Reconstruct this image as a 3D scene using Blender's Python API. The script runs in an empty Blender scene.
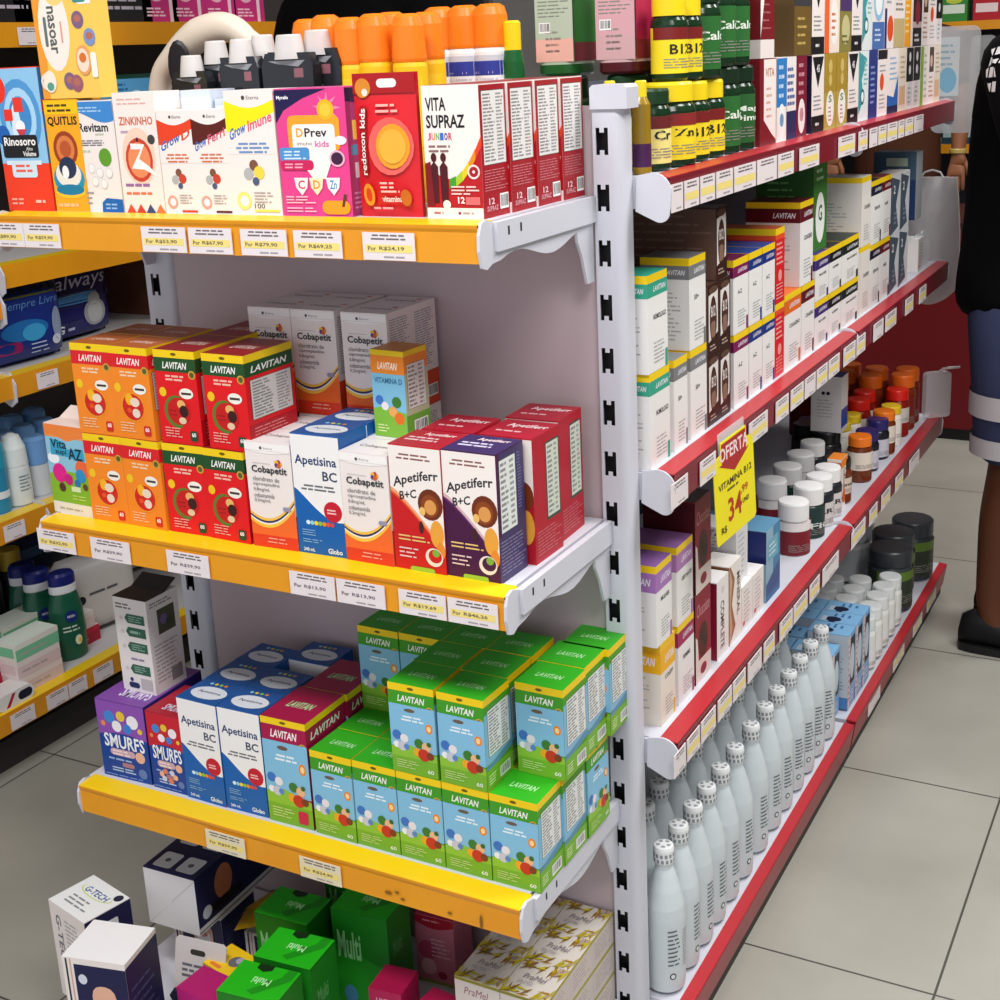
import bpy, math, random
from mathutils import Vector, Matrix
random.seed(7)
COL = bpy.context.scene.collection
SC = bpy.context.scene
# ---------------------------------------------------------------- camera model (metres, floor z = 0)
EYE = Vector((0, 0, 1.5))
FPX, PX, PY = 1353.73, 518.1, 424.0
RM = Matrix(((0.88389884, 0.08617824, -0.45966961), (0.46563177, -0.25400696, 0.8477426), (-0.04370232, -0.96335548, -0.26464379)))
def ray(x, y): return RM @ Vector((x - PX, y - PY, FPX))
def oz(x, y, z):
    r = ray(x, y); return EYE + r * ((z - EYE.z) / r.z)
def oy(x, y, Y):
    r = ray(x, y); return EYE + r * (Y / r.y)
def ox(x, y, X):
    r = ray(x, y); return EYE + r * (X / r.x)
def yat(px, X, z):
    p0 = RM.transposed() @ Vector((X, 0, z - EYE.z)); d = RM.transposed() @ Vector((0, 1, 0)); k = (px - PX) / FPX
    return (k * p0.z - p0.x) / (d.x - k * d.z)
# ---------------------------------------------------------------- materials
_M = {}
def lin(h):
    h = h.lstrip('#'); h = ''.join(q * 2 for q in h) if len(h) == 3 else h; c = [int(h[i:i + 2], 16) / 255 for i in (0, 2, 4)]
    return [x / 12.92 if x <= .04045 else ((x + .055) / 1.055) ** 2.4 for x in c]
def new_mat(name):
    m = bpy.data.materials.new(name); m.use_nodes = True
    return m, m.node_tree, m.node_tree.nodes['Principled BSDF']
def mat(key):
    """'#rrggbb' printed paper; '#rrggbb/r' with a roughness; or the name of a special material."""
    if key in _M: return _M[key]
    m, nt, b = new_mat('paint_' + key.strip('#'))
    c, r = (key.split('/') + ['.42'])[:2]
    b.inputs['Base Color'].default_value = (*lin(c), 1); b.inputs['Roughness'].default_value = float(r)
    b.inputs['Specular IOR Level'].default_value = .35
    _M[key] = m; return m
def special(name, col, rough=.4, spec=.5, trans=0, alpha=1, metal=0, noise=None, bump=None, ior=1.45, sss=0):
    m, nt, b = new_mat(name)
    b.inputs['Base Color'].default_value = (*lin(col), 1); b.inputs['Roughness'].default_value = rough
    b.inputs['Specular IOR Level'].default_value = spec; b.inputs['Transmission Weight'].default_value = trans
    b.inputs['Alpha'].default_value = alpha; b.inputs['Metallic'].default_value = metal; b.inputs['IOR'].default_value = ior
    if noise or bump:
        tc = nt.nodes.new('ShaderNodeTexCoord'); n = nt.nodes.new('ShaderNodeTexNoise')
        nt.links.new(tc.outputs['Object'], n.inputs['Vector'])
    if noise:
        sc, c2 = noise; n.inputs['Scale'].default_value = sc; n.inputs['Detail'].default_value = 6
        rp = nt.nodes.new('ShaderNodeValToRGB'); rp.color_ramp.elements[0].position = .35; rp.color_ramp.elements[1].position = .65
        rp.color_ramp.elements[0].color = (*lin(col), 1); rp.color_ramp.elements[1].color = (*lin(c2), 1)
        nt.links.new(n.outputs['Fac'], rp.inputs['Fac']); nt.links.new(rp.outputs['Color'], b.inputs['Base Color'])
    if bump:
        n.inputs['Scale'].default_value = bump[0]
        bp = nt.nodes.new('ShaderNodeBump'); bp.inputs['Strength'].default_value = bump[1]; bp.inputs['Distance'].default_value = .003
        nt.links.new(n.outputs['Fac'], bp.inputs['Height']); nt.links.new(bp.outputs['Normal'], b.inputs['Normal'])
    _M[name] = m; return m
special('white_steel', '#cfd0da', .38, .45)
special('panel_steel', '#c2b1b4', .5, .4)
special('yellow_rail', '#e89c18', .35, .5, noise=(9, '#e2941a'))
special('yellow_rail_top', '#f4cb14', .3, .5)
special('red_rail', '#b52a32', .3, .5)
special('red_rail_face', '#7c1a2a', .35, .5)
special('frost', '#e3ecf0', .32, .5, trans=.22, ior=1.33)
special('cloudy_cap', '#e6e2e0', .3, .5, alpha=.72)
special('clear_plastic', '#eef2f4', .18, .5, trans=0, alpha=.42)
special('cloudy_bag', '#dcd6d6', .4, .4, alpha=.78, bump=(18, .6))
special('amber', '#7a3510', .12, .6, trans=.25)
special('gold_bottle', '#a8861c', .15, .6, trans=.2)
special('black_cloth', '#08080a', .9, .1, bump=(160, .3))
special('brown_cloth', '#4a2c1e', .9, .1, bump=(120, .3))
special('navy_cloth', '#353a55', .9, .1)
special('grey_cloth', '#b4aeb2', .9, .1)
special('denim', '#8fa2c0', .9, .1)
special('dark_skin', '#5a3320', .5, .3)
special('tan_skin', '#8d5a3e', .5, .3)
special('hair', '#0b0908', .6, .3)
special('black_rubber', '#0c0c0f', .6, .3)
special('foil', '#2b2e33', .22, .6, metal=.3)
special('counter_red', '#6d0b14', .45, .4)
# ---------------------------------------------------------------- mesh builder
_T = {}
def text_geo(s, style=''):
    k = (s, style)
    if k in _T: return _T[k]
    cu = bpy.data.curves.new('t', 'FONT'); cu.body = s; cu.resolution_u = 2; cu.size = 1
    if 'b' in style: cu.offset = .022
    if 'i' in style: cu.shear = .25
    o = bpy.data.objects.new('t', cu); COL.objects.link(o)
    bpy.context.view_layer.update()
    me = bpy.data.meshes.new_from_object(o.evaluated_get(bpy.context.evaluated_depsgraph_get()))
    vs = [(v.co.x, v.co.y) for v in me.vertices]; fs = [tuple(p.vertices) for p in me.polygons]
    bpy.data.objects.remove(o); bpy.data.curves.remove(cu); bpy.data.meshes.remove(me)
    if vs:
        x0 = min(v[0] for v in vs); x1 = max(v[0] for v in vs); y0 = min(v[1] for v in vs); y1 = max(v[1] for v in vs)
        vs = [((x - x0) / max(x1 - x0, 1e-6), (y - y0) / max(y1 - y0, 1e-6)) for x, y in vs]
    _T[k] = (vs, fs); return _T[k]
class MB:
    def __init__(s): s.v = []; s.f = []; s.m = []; s.sm = []
    def add(s, vs, fs, m, smooth=False):
        n = len(s.v); s.v += [tuple(v) for v in vs]
        for f in fs: s.f.append(tuple(i + n for i in f)); s.m.append(m); s.sm.append(smooth)
    def box(s, a, b, m, **k):
        x0, y0, z0 = a; x1, y1, z1 = b
        vs = [(x0, y0, z0), (x1, y0, z0), (x1, y1, z0), (x0, y1, z0), (x0, y0, z1), (x1, y0, z1), (x1, y1, z1), (x0, y1, z1)]
        n = len(s.v); s.v += vs
        for nm, f in (('bottom', (3, 2, 1, 0)), ('top', (4, 5, 6, 7)), ('front', (0, 1, 5, 4)), ('right', (1, 2, 6, 5)), ('back', (2, 3, 7, 6)), ('left', (3, 0, 4, 7))):
            s.f.append(tuple(i + n for i in f)); s.m.append(k.get(nm, m)); s.sm.append(False)
    def prism(s, pts, axis, a0, a1, m, mcap=None, smooth=False):
        """pts: closed outline in the two other axes, in order (x,y,z without axis)."""
        def P(p, a): return {'x': (a, p[0], p[1]), 'y': (p[0], a, p[1]), 'z': (p[0], p[1], a)}[axis]
        n = len(pts); vs = [P(p, a0) for p in pts] + [P(p, a1) for p in pts]
        s.add(vs, [(i, (i + 1) % n, (i + 1) % n + n, i + n) for i in range(n)], m, smooth)
        s.add([P(p, a0) for p in pts], [tuple(range(n))[::-1]], mcap or m); s.add([P(p, a1) for p in pts], [tuple(range(n))], mcap or m)
    def lathe(s, prof, m, n=24, c=(0, 0, 0), mats=None, caps=True, sq=None):
        """prof: [(r,z)] bottom to top. sq: superellipse exponent for rounded-square jars."""
        def ring(r, z):
            o = []
            for i in range(n):
                a = 2 * math.pi * i / n; ca, sa = math.cos(a), math.sin(a); k = 1
                if sq: k = 1 / (abs(ca) ** sq + abs(sa) ** sq) ** (1 / sq)
                o.append((c[0] + r * k * ca, c[1] + r * k * sa, c[2] + z))
            return o
        for j in range(len(prof) - 1):
            s.add(ring(*prof[j]) + ring(*prof[j + 1]), [(i, (i + 1) % n, (i + 1) % n + n, i + n) for i in range(n)], mats[j] if mats else m, True)
        if caps:
            s.add(ring(*prof[0]), [tuple(range(n))[::-1]], mats[0] if mats else m); s.add(ring(*prof[-1]), [tuple(range(n))], mats[-1] if mats else m)
    def tube(s, path, r, m, n=8):
        path = [Vector(p) for p in path]; rings = []
        for i, p in enumerate(path):
            d = (path[min(i + 1, len(path) - 1)] - path[max(i - 1, 0)]).normalized()
            u = d.cross(Vector((0, 0, 1)))
            if u.length < 1e-3: u = Vector((1, 0, 0))
            u.normalize(); w = d.cross(u); rr = r[i] if isinstance(r, (list, tuple)) else r
            rings.append([p + (u * math.cos(2 * math.pi * k / n) + w * math.sin(2 * math.pi * k / n)) * rr for k in range(n)])
        vs = [v for q in rings for v in q]
        fs = [(i * n + k, i * n + (k + 1) % n, (i + 1) * n + (k + 1) % n, (i + 1) * n + k) for i in range(len(rings) - 1) for k in range(n)]
        s.add(vs, fs, m, True); s.add(rings[0], [tuple(range(n))[::-1]], m); s.add(rings[-1], [tuple(range(n))], m)
    def mesh(s, name):
        me = bpy.data.meshes.new(name); me.from_pydata(s.v, [], s.f)
        keys = list(dict.fromkeys(s.m)); ix = {k: i for i, k in enumerate(keys)}
        for k in keys: me.materials.append(mat(k))
        me.polygons.foreach_set('material_index', [ix[k] for k in s.m]); me.polygons.foreach_set('use_smooth', s.sm)
        me.update(); return me
class Face:
    """A printable face: fn(u, v, lift) -> point. Each print lies a hair above the one before."""
    def __init__(s, mb, fn, asp, seg=1): s.mb = mb; s.fn = fn; s.asp = asp; s.seg = seg; s.o = .00012
    def _o(s): s.o += .00004; return s.o
    def p(s, pts, c):
        o = s._o()
        if s.seg > 1:
            q = []
            for i, a in enumerate(pts):
                b = pts[(i + 1) % len(pts)]; k = max(1, int(abs(b[0] - a[0]) * s.seg))
                q += [(a[0] + (b[0] - a[0]) * j / k, a[1] + (b[1] - a[1]) * j / k) for j in range(k)]
            pts = q
        s.mb.add([s.fn(u, v, o) for u, v in pts], [tuple(range(len(pts)))], c); return s
    def r(s, u0, v0, u1, v1, c, o=None):
        o = o or s._o(); k = max(1, round(abs(u1 - u0) * s.seg))
        vs = [s.fn(u0 + (u1 - u0) * i / k, v, o) for v in (v0, v1) for i in range(k + 1)]
        s.mb.add(vs, [(i, i + 1, i + k + 2, i + k + 1) for i in range(k)], c, s.seg > 1); return s
    def e(s, u, v, ru, rv, c, n=18, a0=0, a1=2 * math.pi):
        return s.p([(u + ru * math.cos(a0 + (a1 - a0) * i / n), v + rv * math.sin(a0 + (a1 - a0) * i / n)) for i in range(n)], c)
    def d(s, u, v, r, c, n=16): return s.e(u, v, r, r * s.asp, c, n)
    def rr(s, u0, v0, u1, v1, c, k=.3):
        ru = (u1 - u0) * k; rv = ru * s.asp
        rv = min(rv, (v1 - v0) * .5); ru = min(rv / s.asp, (u1 - u0) * .5); pts = []
        for cx, cy, a in ((u1 - ru, v1 - rv, 0), (u0 + ru, v1 - rv, 1), (u0 + ru, v0 + rv, 2), (u1 - ru, v0 + rv, 3)):
            pts += [(cx + ru * math.cos((a + t / 3) * math.pi / 2), cy + rv * math.sin((a + t / 3) * math.pi / 2)) for t in range(4)]
        return s.p(pts, c)
    def t(s, w, u0, v0, u1, v1, c, st='', rot=0, bend=None):
        vs, fs = text_geo(w, st); o = s._o()
        def uv(x, y):
            if rot == 90: x, y = 1 - y, x
            elif rot == -90: x, y = y, 1 - x
            elif rot == 180: x, y = 1 - x, 1 - y
            return u0 + (u1 - u0) * x, v0 + (v1 - v0) * y + (bend(x) if bend else 0)
        s.mb.add([s.fn(*uv(x, y), o) for x, y in vs], fs, c); return s
    def l(s, u0, v0, u1, v1, n, c, seed=1, fill=.5, mid=False):
        rg = random.Random(seed); o = s._o(); dv = (v1 - v0) / n
        for i in range(n):
            b = v1 - dv * (i + .5); W = (u1 - u0) * rg.uniform(.65, 1); u = u0 + ((u1 - u0 - W) / 2 if mid else 0); end = u + W
            while u < end - .01:
                w = min(rg.uniform(.1, .28), end - u); s.r(u, b - dv * fill / 2, u + w, b + dv * fill / 2, c, o); u += w + .03
        return s
    def bar(s, u0, v0, u1, v1, seed=1):
        rg = random.Random(seed); s.r(u0, v0, u1, v1, '#f4f4f2'); o = s._o(); u = u0 + (u1 - u0) * .08; d = (u1 - u0)
        while u < u1 - d * .1:
            w = d * rg.choice((.03, .05, .08)); s.r(u, v0 + (v1 - v0) * .15, u + w, v1 - (v1 - v0) * .1, '#1c1c1e', o); u += w + d * rg.choice((.04, .06))
        return s
    def table(s, u0, v0, u1, v1, seed=1, n=12, bg='#ecebe8'):
        s.r(u0, v0, u1, v1, '#3a3a3a').r(u0 + .015, v0 + .005, u1 - .015, v1 - .005, bg)
        s.l(u0 + .05, v0 + .02, u0 + (u1 - u0) * .55, v1 - .02, n, '#8b8b8b', seed); s.l(u0 + (u1 - u0) * .62, v0 + .02, u1 - .05, v1 - .02, n, '#9a9a9a', seed + 3)
        return s
def wave(f0, amp=.03, k=1.0, ph=0, n=14, lo=0.0): return [(0, lo), (1, lo)] + [(1 - i / n, f0 + amp * math.sin(ph + k * math.pi * 2 * (1 - i / n))) for i in range(n + 1)]
def curve_under(fn, n=16, lo=0.0): return [(0, lo), (1, lo)] + [(1 - i / n, fn(1 - i / n)) for i in range(n + 1)]
def curve_over(fn, n=16, hi=1.0): return [(1, hi), (0, hi)] + [(i / n, fn(i / n)) for i in range(n + 1)]
def box_faces(mb, w, d, h, z0=0, g=0):
    X, Y = w / 2, d / 2
    return {'front': Face(mb, lambda u, v, o: (-X + w * u, -Y - o, z0 + h * v), w / h), 'back': Face(mb, lambda u, v, o: (X - w * u, Y + o, z0 + h * v), w / h),
            'right': Face(mb, lambda u, v, o: (X + o, -Y + d * u, z0 + h * v), d / h), 'left': Face(mb, lambda u, v, o: (-X - o, Y - d * u, z0 + h * v), d / h),
            'top': Face(mb, lambda u, v, o: (-X + w * u, -Y + d * v, z0 + h + o), w / d)}
def cyl_face(mb, r, z0, z1, span=2.6, lift=.0003):
    h = z1 - z0
    def fn(u, v, o):
        a = -math.pi / 2 + (u - .5) * span; R = r + o + lift
        return (R * math.cos(a), R * math.sin(a), z0 + h * v)
    return Face(mb, fn, r * span / h, 14)
# ---------------------------------------------------------------- things
def tag(o, label, cat, group=None):
    o['label'] = label; o['category'] = cat
    if group: o['group'] = group
    return o
def link(name, me, parent=None):
    o = bpy.data.objects.new(name, me); COL.objects.link(o)
    if parent is not None: o.parent = parent
    return o
def empty(name, loc=(0, 0, 0), rz=0):
    o = bpy.data.objects.new(name, None); COL.objects.link(o); o.location = loc; o.rotation_euler = (0, 0, rz); o.empty_display_size = .05
    return o
class Design:
    """name + body mesh + part meshes; every put() makes a new object for the thing and for each part."""
    def __init__(s, name, body, parts=(), size=None, cat='box'): s.name = name; s.body = body.mesh(name); s.parts = [(n, m.mesh(n)) for n, m in parts]; s.size = size; s.cat = cat
    def put(s, x, y, z, yaw, label, group=None, sc=None, rot=None, cat=None):
        o = link(s.name, s.body); o.location = (x, y, z); o.rotation_euler = rot or (0, 0, math.radians(yaw))
        if sc: o.scale = sc
        for n, m in s.parts: link(n, m, o)
        return tag(o, label, cat or s.cat, group)
    def fl(s, x, y, z, yaw, label, group=None, **k):
        """place by the front bottom corner at local -x."""
        w, d = s.size[:2]; a = math.radians(yaw)
        return s.put(x + math.cos(a) * w / 2 - math.sin(a) * d / 2, y + math.sin(a) * w / 2 + math.cos(a) * d / 2, z, yaw, label, group, **k)
    def side(s, y0, xf, z, label, group=None, yaw=0, **k):
        """stand on an aisle shelf facing +x: near edge at y0, front face at xf."""
        w, d = s.size[:2]
        return s.put(xf - d / 2, y0 + w / 2, z, 90 + yaw, label, group, **k)
def struct(name, mb, parent=None):
    o = link(name, mb.mesh(name), parent); o['kind'] = 'structure'; return o
ORD = ['first', 'second', 'third', 'fourth', 'fifth', 'sixth', 'seventh', 'eighth', 'ninth', 'tenth', 'eleventh', 'twelfth', 'thirteenth', 'fourteenth', 'fifteenth', 'sixteenth']
# ================================================================ carton designs
D = {}
W = '#efe5e1'; W2 = '#e9e7e6'; INK = '#2a2a30'; GREY = '#8e9096'
def start(w, d, h, m, lid=.0016, **k):
    b = MB(); b.box((-w / 2, -d / 2, 0), (w / 2, d / 2, h - lid), m, **k)
    t = MB(); return b, box_faces(b, w, d, h - lid), t
def lid(t, w, d, h, th, side, top):
    t.box((-w / 2, -d / 2, h - th), (w / 2, d / 2, h), side, top=top)
    return box_faces(t, w, d, h)['top']
def fin(key, name, b, t, size, cat='box', extra=()):
    D[key] = Design(name, b, ([('top_flap', t)] if t else []) + list(extra), size, cat); return D[key]
# --- fruit tablets cartons (orange / red) and childrens cartons
def tablet(key, w, d, h, body, band, top, kind):
    b, F, t = start(w, d, h, body, .0105); f = F['front']
    f.r(0, .84, 1, 1, band); f.t('LAVITAN', .2, .875, .8, .955, '#f6f2ee', 'bi')
    f.d(.9, .82, .085, '#c9a13a').d(.9, .82, .055, '#5d5a2a')
    if kind in ('orange', 'red'):
        f.l(.25, .73, .85, .81, 2, '#f6cfa6' if kind == 'orange' else '#f2b9a6', 4, .55)
        f.e(.15, .6, .085, .055, '#f3c520').e(.72, .6, .17, .062, '#f4f0e6').r(.6, .585, .84, .612, '#40302a')
        if kind == 'orange':
            f.e(.5, .38, .3, .175, '#f39a1e').e(.5, .38, .275, .158, '#cf2318').e(.42, .47, .1, .07, '#f7b51e').e(.56, .44, .12, .055, '#ecd9c4').e(.57, .31, .1, .055, '#ead9c8').e(.4, .34, .06, .03, '#e8541f')
        else:
            f.e(.45, .38, .31, .19, '#5d7a2c', a0=1.2, a1=5.3).e(.49, .385, .28, .16, '#c41818').e(.57, .47, .1, .05, '#e9b36a').e(.62, .39, .11, .07, '#3a1414').e(.57, .28, .09, .04, '#e6c9a6')
            for i in range(6): f.e(.3 + .06 * (i % 3), .34 + .05 * (i // 3), .012, .009, '#2a0d0d')
        f.l(.12, .07, .62, .2, 4, '#f3c79a' if kind == 'orange' else '#f0a59a', 7, .4)
        f.rr(.72, .05, .9, .17, '#d02a20' if kind == 'orange' else '#1f4a28', .2).t('60', .76, .1, .86, .15, '#fff', 'b')
        s = F['right']; s.r(0, .84, 1, 1, band); s.t('LAVITAN', .12, .875, .88, .95, '#f6f2ee', 'bi')
        s.table(.08, .35, .95, .8, 3, 12, '#d9d5d0'); s.r(0, 0, 1, .3, body if kind == 'orange' else '#b5121f'); s.l(.1, .05, .9, .27, 6, '#e58a8a', 9, .3)
    else:
        f.r(0, .3, 1, .84, '#84bfe0'); f.p(wave(.3, .02, .6, 1), '#76b02e'); f.p([(0, .3), (.4, .36), (1, .28), (1, .2), (0, .2)], '#8ec23a')
        f.l(.22, .64, .8, .72, 2, '#e8f4fb', 3, .5, True).e(.45, .78, .12, .022, '#6d5a4a').e(.86, .6, .08, .058, '#f08c22').e(.86, .6, .045, .034, '#fbd9a0')
        # plain coloured balls where the packet shows its characters
        f.d(.14, .46, .1, '#3f74c0').d(.3, .43, .09, '#e9e4e6').d(.12, .34, .07, '#eeeef2').d(.25, .33, .1, '#c9c9d2').d(.34, .33, .06, '#5a86c8')
        f.d(.62, .4, .1, '#3c7a2c').d(.78, .37, .1, '#eab98c').d(.58, .29, .09, '#f0a526').d(.72, .27, .13, '#c53522').d(.86, .27, .08, '#7c3a20').d(.84, .41, .05, '#2f6a2a')
        f.l(.1, .06, .6, .17, 4, '#c6e08a', 5, .4)
        s = F['right']
        if key == 'crimson':
            f.rr(.68, .04, .9, .17, '#c41e4a', .2); s.r(0, .84, 1, 1, band); s.t('LAVITAN', .1, .875, .85, .95, '#f6f2ee', 'bi')
            s.r(0, 0, 1, .84, '#8b0d40'); s.l(.1, .1, .9, .8, 14, '#b85a80', 4, .3)
        else:
            f.t('60', .78, .05, .92, .1, '#eef6dc', 'b')
            s.r(0, .3, 1, .9, '#84b9d8'); s.table(.12, .38, .95, .93, 5, 14, '#e4e6e4'); s.p([(0, .28), (1, .38), (1, .3), (0, .2)], '#5d8fae')
            s.p(wave(.24, .01, .5), '#76b02e'); s.bar(.5, .04, .9, .17, 4); s.l(.08, .05, .4, .18, 4, '#d8eab0', 6, .4)
            F['left'].r(0, .3, 1, .84, '#84bfe0')
    tp = lid(t, w, d, h, .0105, '#f4cf16', top); tp.t('LAVITAN', .22, .38, .78, .56, '#f3d8cc' if kind != 'kids' else '#a8dba0', 'bi')
    Face(t, lambda u, v, o: (-w / 2 + w * u, -d / 2 - o, h - .0105 + .0105 * v), 1).e(.5, .5, .07, .2, '#6d5a10')
    return fin(key, 'vitamin_carton', b, t, (w, d, h))
tablet('orange', .071, .068, .130, '#f58a24', '#db1f26', '#b5602c', 'orange')
tablet('red', .071, .1, .130, '#e0151d', '#1c4d22', '#8e1417', 'red')
tablet('kids', .070, .068, .130, '#4a9a1e', '#3f9a22', '#2fa51c', 'kids')
tablet('crimson', .077, .098, .166, '#8b0d40', '#a50d48', '#9c0d40', 'kids')
def vitd():
    w, d, h = .053, .05, .115; b, F, t = start(w, d, h, '#7fbfdd', .007); f = F['front']
    f.r(0, .78, 1, 1, '#ef8a26').t('LAVITAN', .2, .83, .8, .92, '#fff4e4', 'bi').t('VITAMINA D', .08, .66, .92, .73, '#2f6f9a', 'b')
    f.p(wave(.34, .03, .7), '#7cb83a').d(.2, .45, .12, '#3f74c0').d(.36, .38, .11, '#e9e4e6').d(.72, .44, .14, '#3c7a2c').d(.6, .32, .13, '#e8a65a').d(.78, .24, .15, '#e0701f').l(.1, .05, .5, .16, 3, '#d6eaa0', 3, .4)
    s = F['right']; s.r(0, 0, 1, 1, '#b9bf96'); s.r(0, .8, 1, 1, '#ef8a26'); s.table(.1, .35, .9, .9, 4, 10, '#dfe3dd'); s.r(0, 0, 1, .28, '#6ea83a'); s.bar(.3, .05, .9, .2)
    lid(t, w, d, h, .007, '#f4cf16', '#c9822c'); fin('vitd', 'vitamin_carton', b, t, (w, d, h))
vitd()
def coba():
    w, d, h = .073, .062, .148; b, F, t = start(w, d, h, W); f = F['front']
    sw = lambda a, c: (lambda u: a + c * (1 - math.cos(math.pi * (.5 + .62 * (u - .32)))) - c * .4 + .12 * (u - .5))
    arc = lambda base: (lambda u: base + .5 * (u - .35) ** 2)
    f.p(curve_under(arc(.29)), '#f2c24a').p(curve_under(arc(.265)), '#2a2f62').p(curve_under(arc(.245)), '#f0eae6').p(curve_under(arc(.23)), '#f6c545').p(curve_under(arc(.20)), '#ef6a2a').p(curve_under(lambda u: .13), '#dd3a22')
    f.p(curve_over(lambda u: .93 - .025 * math.sin(math.pi * u)), '#f6f2f0'); f.r(0, .928, 1, .931, '#c9c2c0').t('Eterna', .42, .945, .62, .965, '#77757a').d(.36, .955, .03, '#55535a')
    for i, c in enumerate(('#e8a01e', '#c43a52', '#f0c02a', '#5a3a7a', '#d8602a')): f.d(.72 + .045 * math.cos(i * 1.26), .82 + .02 * math.sin(i * 1.26), .042, c)
    f.r(.15, .81, .55, .814, '#b0aaa8').t('Cobapetit', .12, .705, .9, .79, '#2b3038', 'b')
    for i, q in enumerate(('cloridrato de', 'ciproeptadina', '0,8mg/mL', 'cobamamida', '0,2mg/mL')): f.t(q, .13, .645 - i * .052, .13 + .045 * len(q), .685 - i * .052, '#55555c')
    f.rr(.74, .38, .92, .42, '#9a93b0', .3).l(.3, .05, .8, .12, 2, '#f2a08a', 3, .35, True)
    s = F['right']; s.r(0, 0, 1, .34, '#dd4a26'); s.l(.1, .4, .9, .95, 24, '#9a979c', 5, .4); s.bar(.5, .08, .92, .2); F['left'].r(0, 0, 1, .3, '#dd4a26')
    tp = lid(t, w, d, h, .0016, W, '#e6e0e0'); tp.t('Cobapetit', .15, .4, .85, .6, '#8a8488', 'b').d(.8, .75, .06, '#c9743a')
    fin('coba', 'syrup_carton', b, t, (w, d, h))
coba()
def apet():
    w, d, h = .0745, .066, .165; b, F, t = start(w, d, h, '#0f5fae'); f = F['front']
    f.p(curve_over(lambda u: .56 - .26 * math.sin(u * math.pi * .55) ** 1.2), '#f2efee')
    f.t('Apetisina', .06, .735, .93, .835, '#1d3a6e', 'b').t('BC', .62, .635, .92, .715, '#3a4a62', 'b').l(.1, .54, .95, .6, 2, '#6c6c72', 3, .5, True)
    f.d(.78, .385, .19, '#c41a2e').l(.66, .36, .9, .41, 2, '#f0c0c0', 3, .5)
    for i, c in enumerate(('#d8eefa', '#8fd0e8', '#f0d040', '#8ac43a', '#e88a2a', '#e8502a', '#c84a5a')): f.d(.14 + i * .085 + .1, .275 + .0 * i, .042, c)
    f.l(.1, .16, .5, .22, 3, '#7fb0dc', 8, .4).l(.1, .1, .6, .14, 2, '#7fb0dc', 9, .4).t('240 mL', .1, .03, .34, .06, '#eef4fa', 'b').t('Globo', .62, .03, .92, .075, '#eef4fa', 'b')
    s = F['right']; s.r(0, .5, 1, 1, '#0f5fae'); s.l(.1, .08, .9, .9, 26, '#6f9fd0', 5, .35); s.r(0, 0, 1, .03, '#c41a2e')
    tp = lid(t, w, d, h, .0016, '#0f5fae', '#1c4f92'); tp.e(.52, .42, .42, .28, '#d4d8e0').t('Apetisina', .24, .38, .8, .5, '#3a4a62', 'b')
    for i, c in enumerate(('#8fd0e8', '#f0d040', '#8ac43a', '#e88a2a')): tp.d(.3 + i * .12, .82, .04, c)
    fin('apet', 'syrup_carton', b, t, (w, d, h))
apet()
def afer(key, dark, mid, top):
    w, d, h = .0755, .068, .165; b, F, t = start(w, d, h, dark); f = F['front']
    cv = lambda a: (lambda u: a - .46 * u ** 1.25)
    f.p(curve_over(cv(.62)), mid).p(curve_over(cv(.64)), '#d9b3b4' if key == 'aferp' else '#f2a070').p(curve_over(cv(.67)), '#f4ebe6')
    f.l(.1, .89, .85, .95, 2, '#8a5a52', 3, .45, True)
    f.t('Apetiferr', .06, .645, .94, .745, INK, 'b', bend=lambda x: .085 * math.sin(x * 1.6))
    f.t('B+C', .17, .57, .5, .64, INK, 'b', bend=lambda x: .03 * x)
    # a plain sunflower-coloured rosette where the packet shows its animal
    f.e(.76, .56, .24, .125, '#6e2c10').e(.75, .55, .17, .09, '#8c4218').e(.76, .54, .115, .06, '#dd9a52').e(.86, .33, .13, .11, '#eaa33c').e(.6, .5, .06, .035, '#eebf6a').e(.56, .37, .045, .05, '#40201c').e(.92, .2, .08, .07, '#e88a30')
    f.l(.1, .24, .72, .3, 2, '#e8c07a', 5, .4).l(.1, .1, .5, .2, 3, '#e4c6c6', 6, .35)
    f.e(.78, .14, .17, .075, '#e9ded2').e(.8, .15, .13, .055, dark).e(.82, .175, .07, .03, '#7fae3a').rr(.3, .0, .78, .045, '#9cc43a', .2)
    s = F['right']
    if key == 'aferp': s.r(0, 0, 1, 1, '#3e3360'); s.p([(.0, 1), (.0, .36), (.12, .36), (.12, 1)], dark); s.table(.1, .38, .7, .95, 7, 12, '#dfe6e2'); s.l(.75, .5, .9, .95, 18, '#6f6aa0', 3, .4); s.l(.06, .05, .95, .33, 10, '#8d86a8', 5, .3)
    else: s.r(0, 0, 1, 1, '#9f1426'); s.l(.1, .45, .95, .92, 16, '#c9646a', 3, .35); s.l(.1, .28, .9, .4, 4, '#c9646a', 6, .3); s.bar(.35, .08, .85, .22)
    tp = lid(t, w, d, h, .0016, dark, top); tp.l(.12, .3, .9, .6, 2, '#d9b6b8' if key != 'aferp' else '#c9c3dc', 4, .5).t('Apetiferr', .3, .66, .9, .86, '#e6cfd0', 'b')
    fin(key, 'syrup_carton', b, t, (w, d, h))
afer('aferr', '#c8161c', '#e2562a', '#a51d2e'); afer('aferp', '#451040', '#5f2a68', '#3a2a5c')
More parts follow.
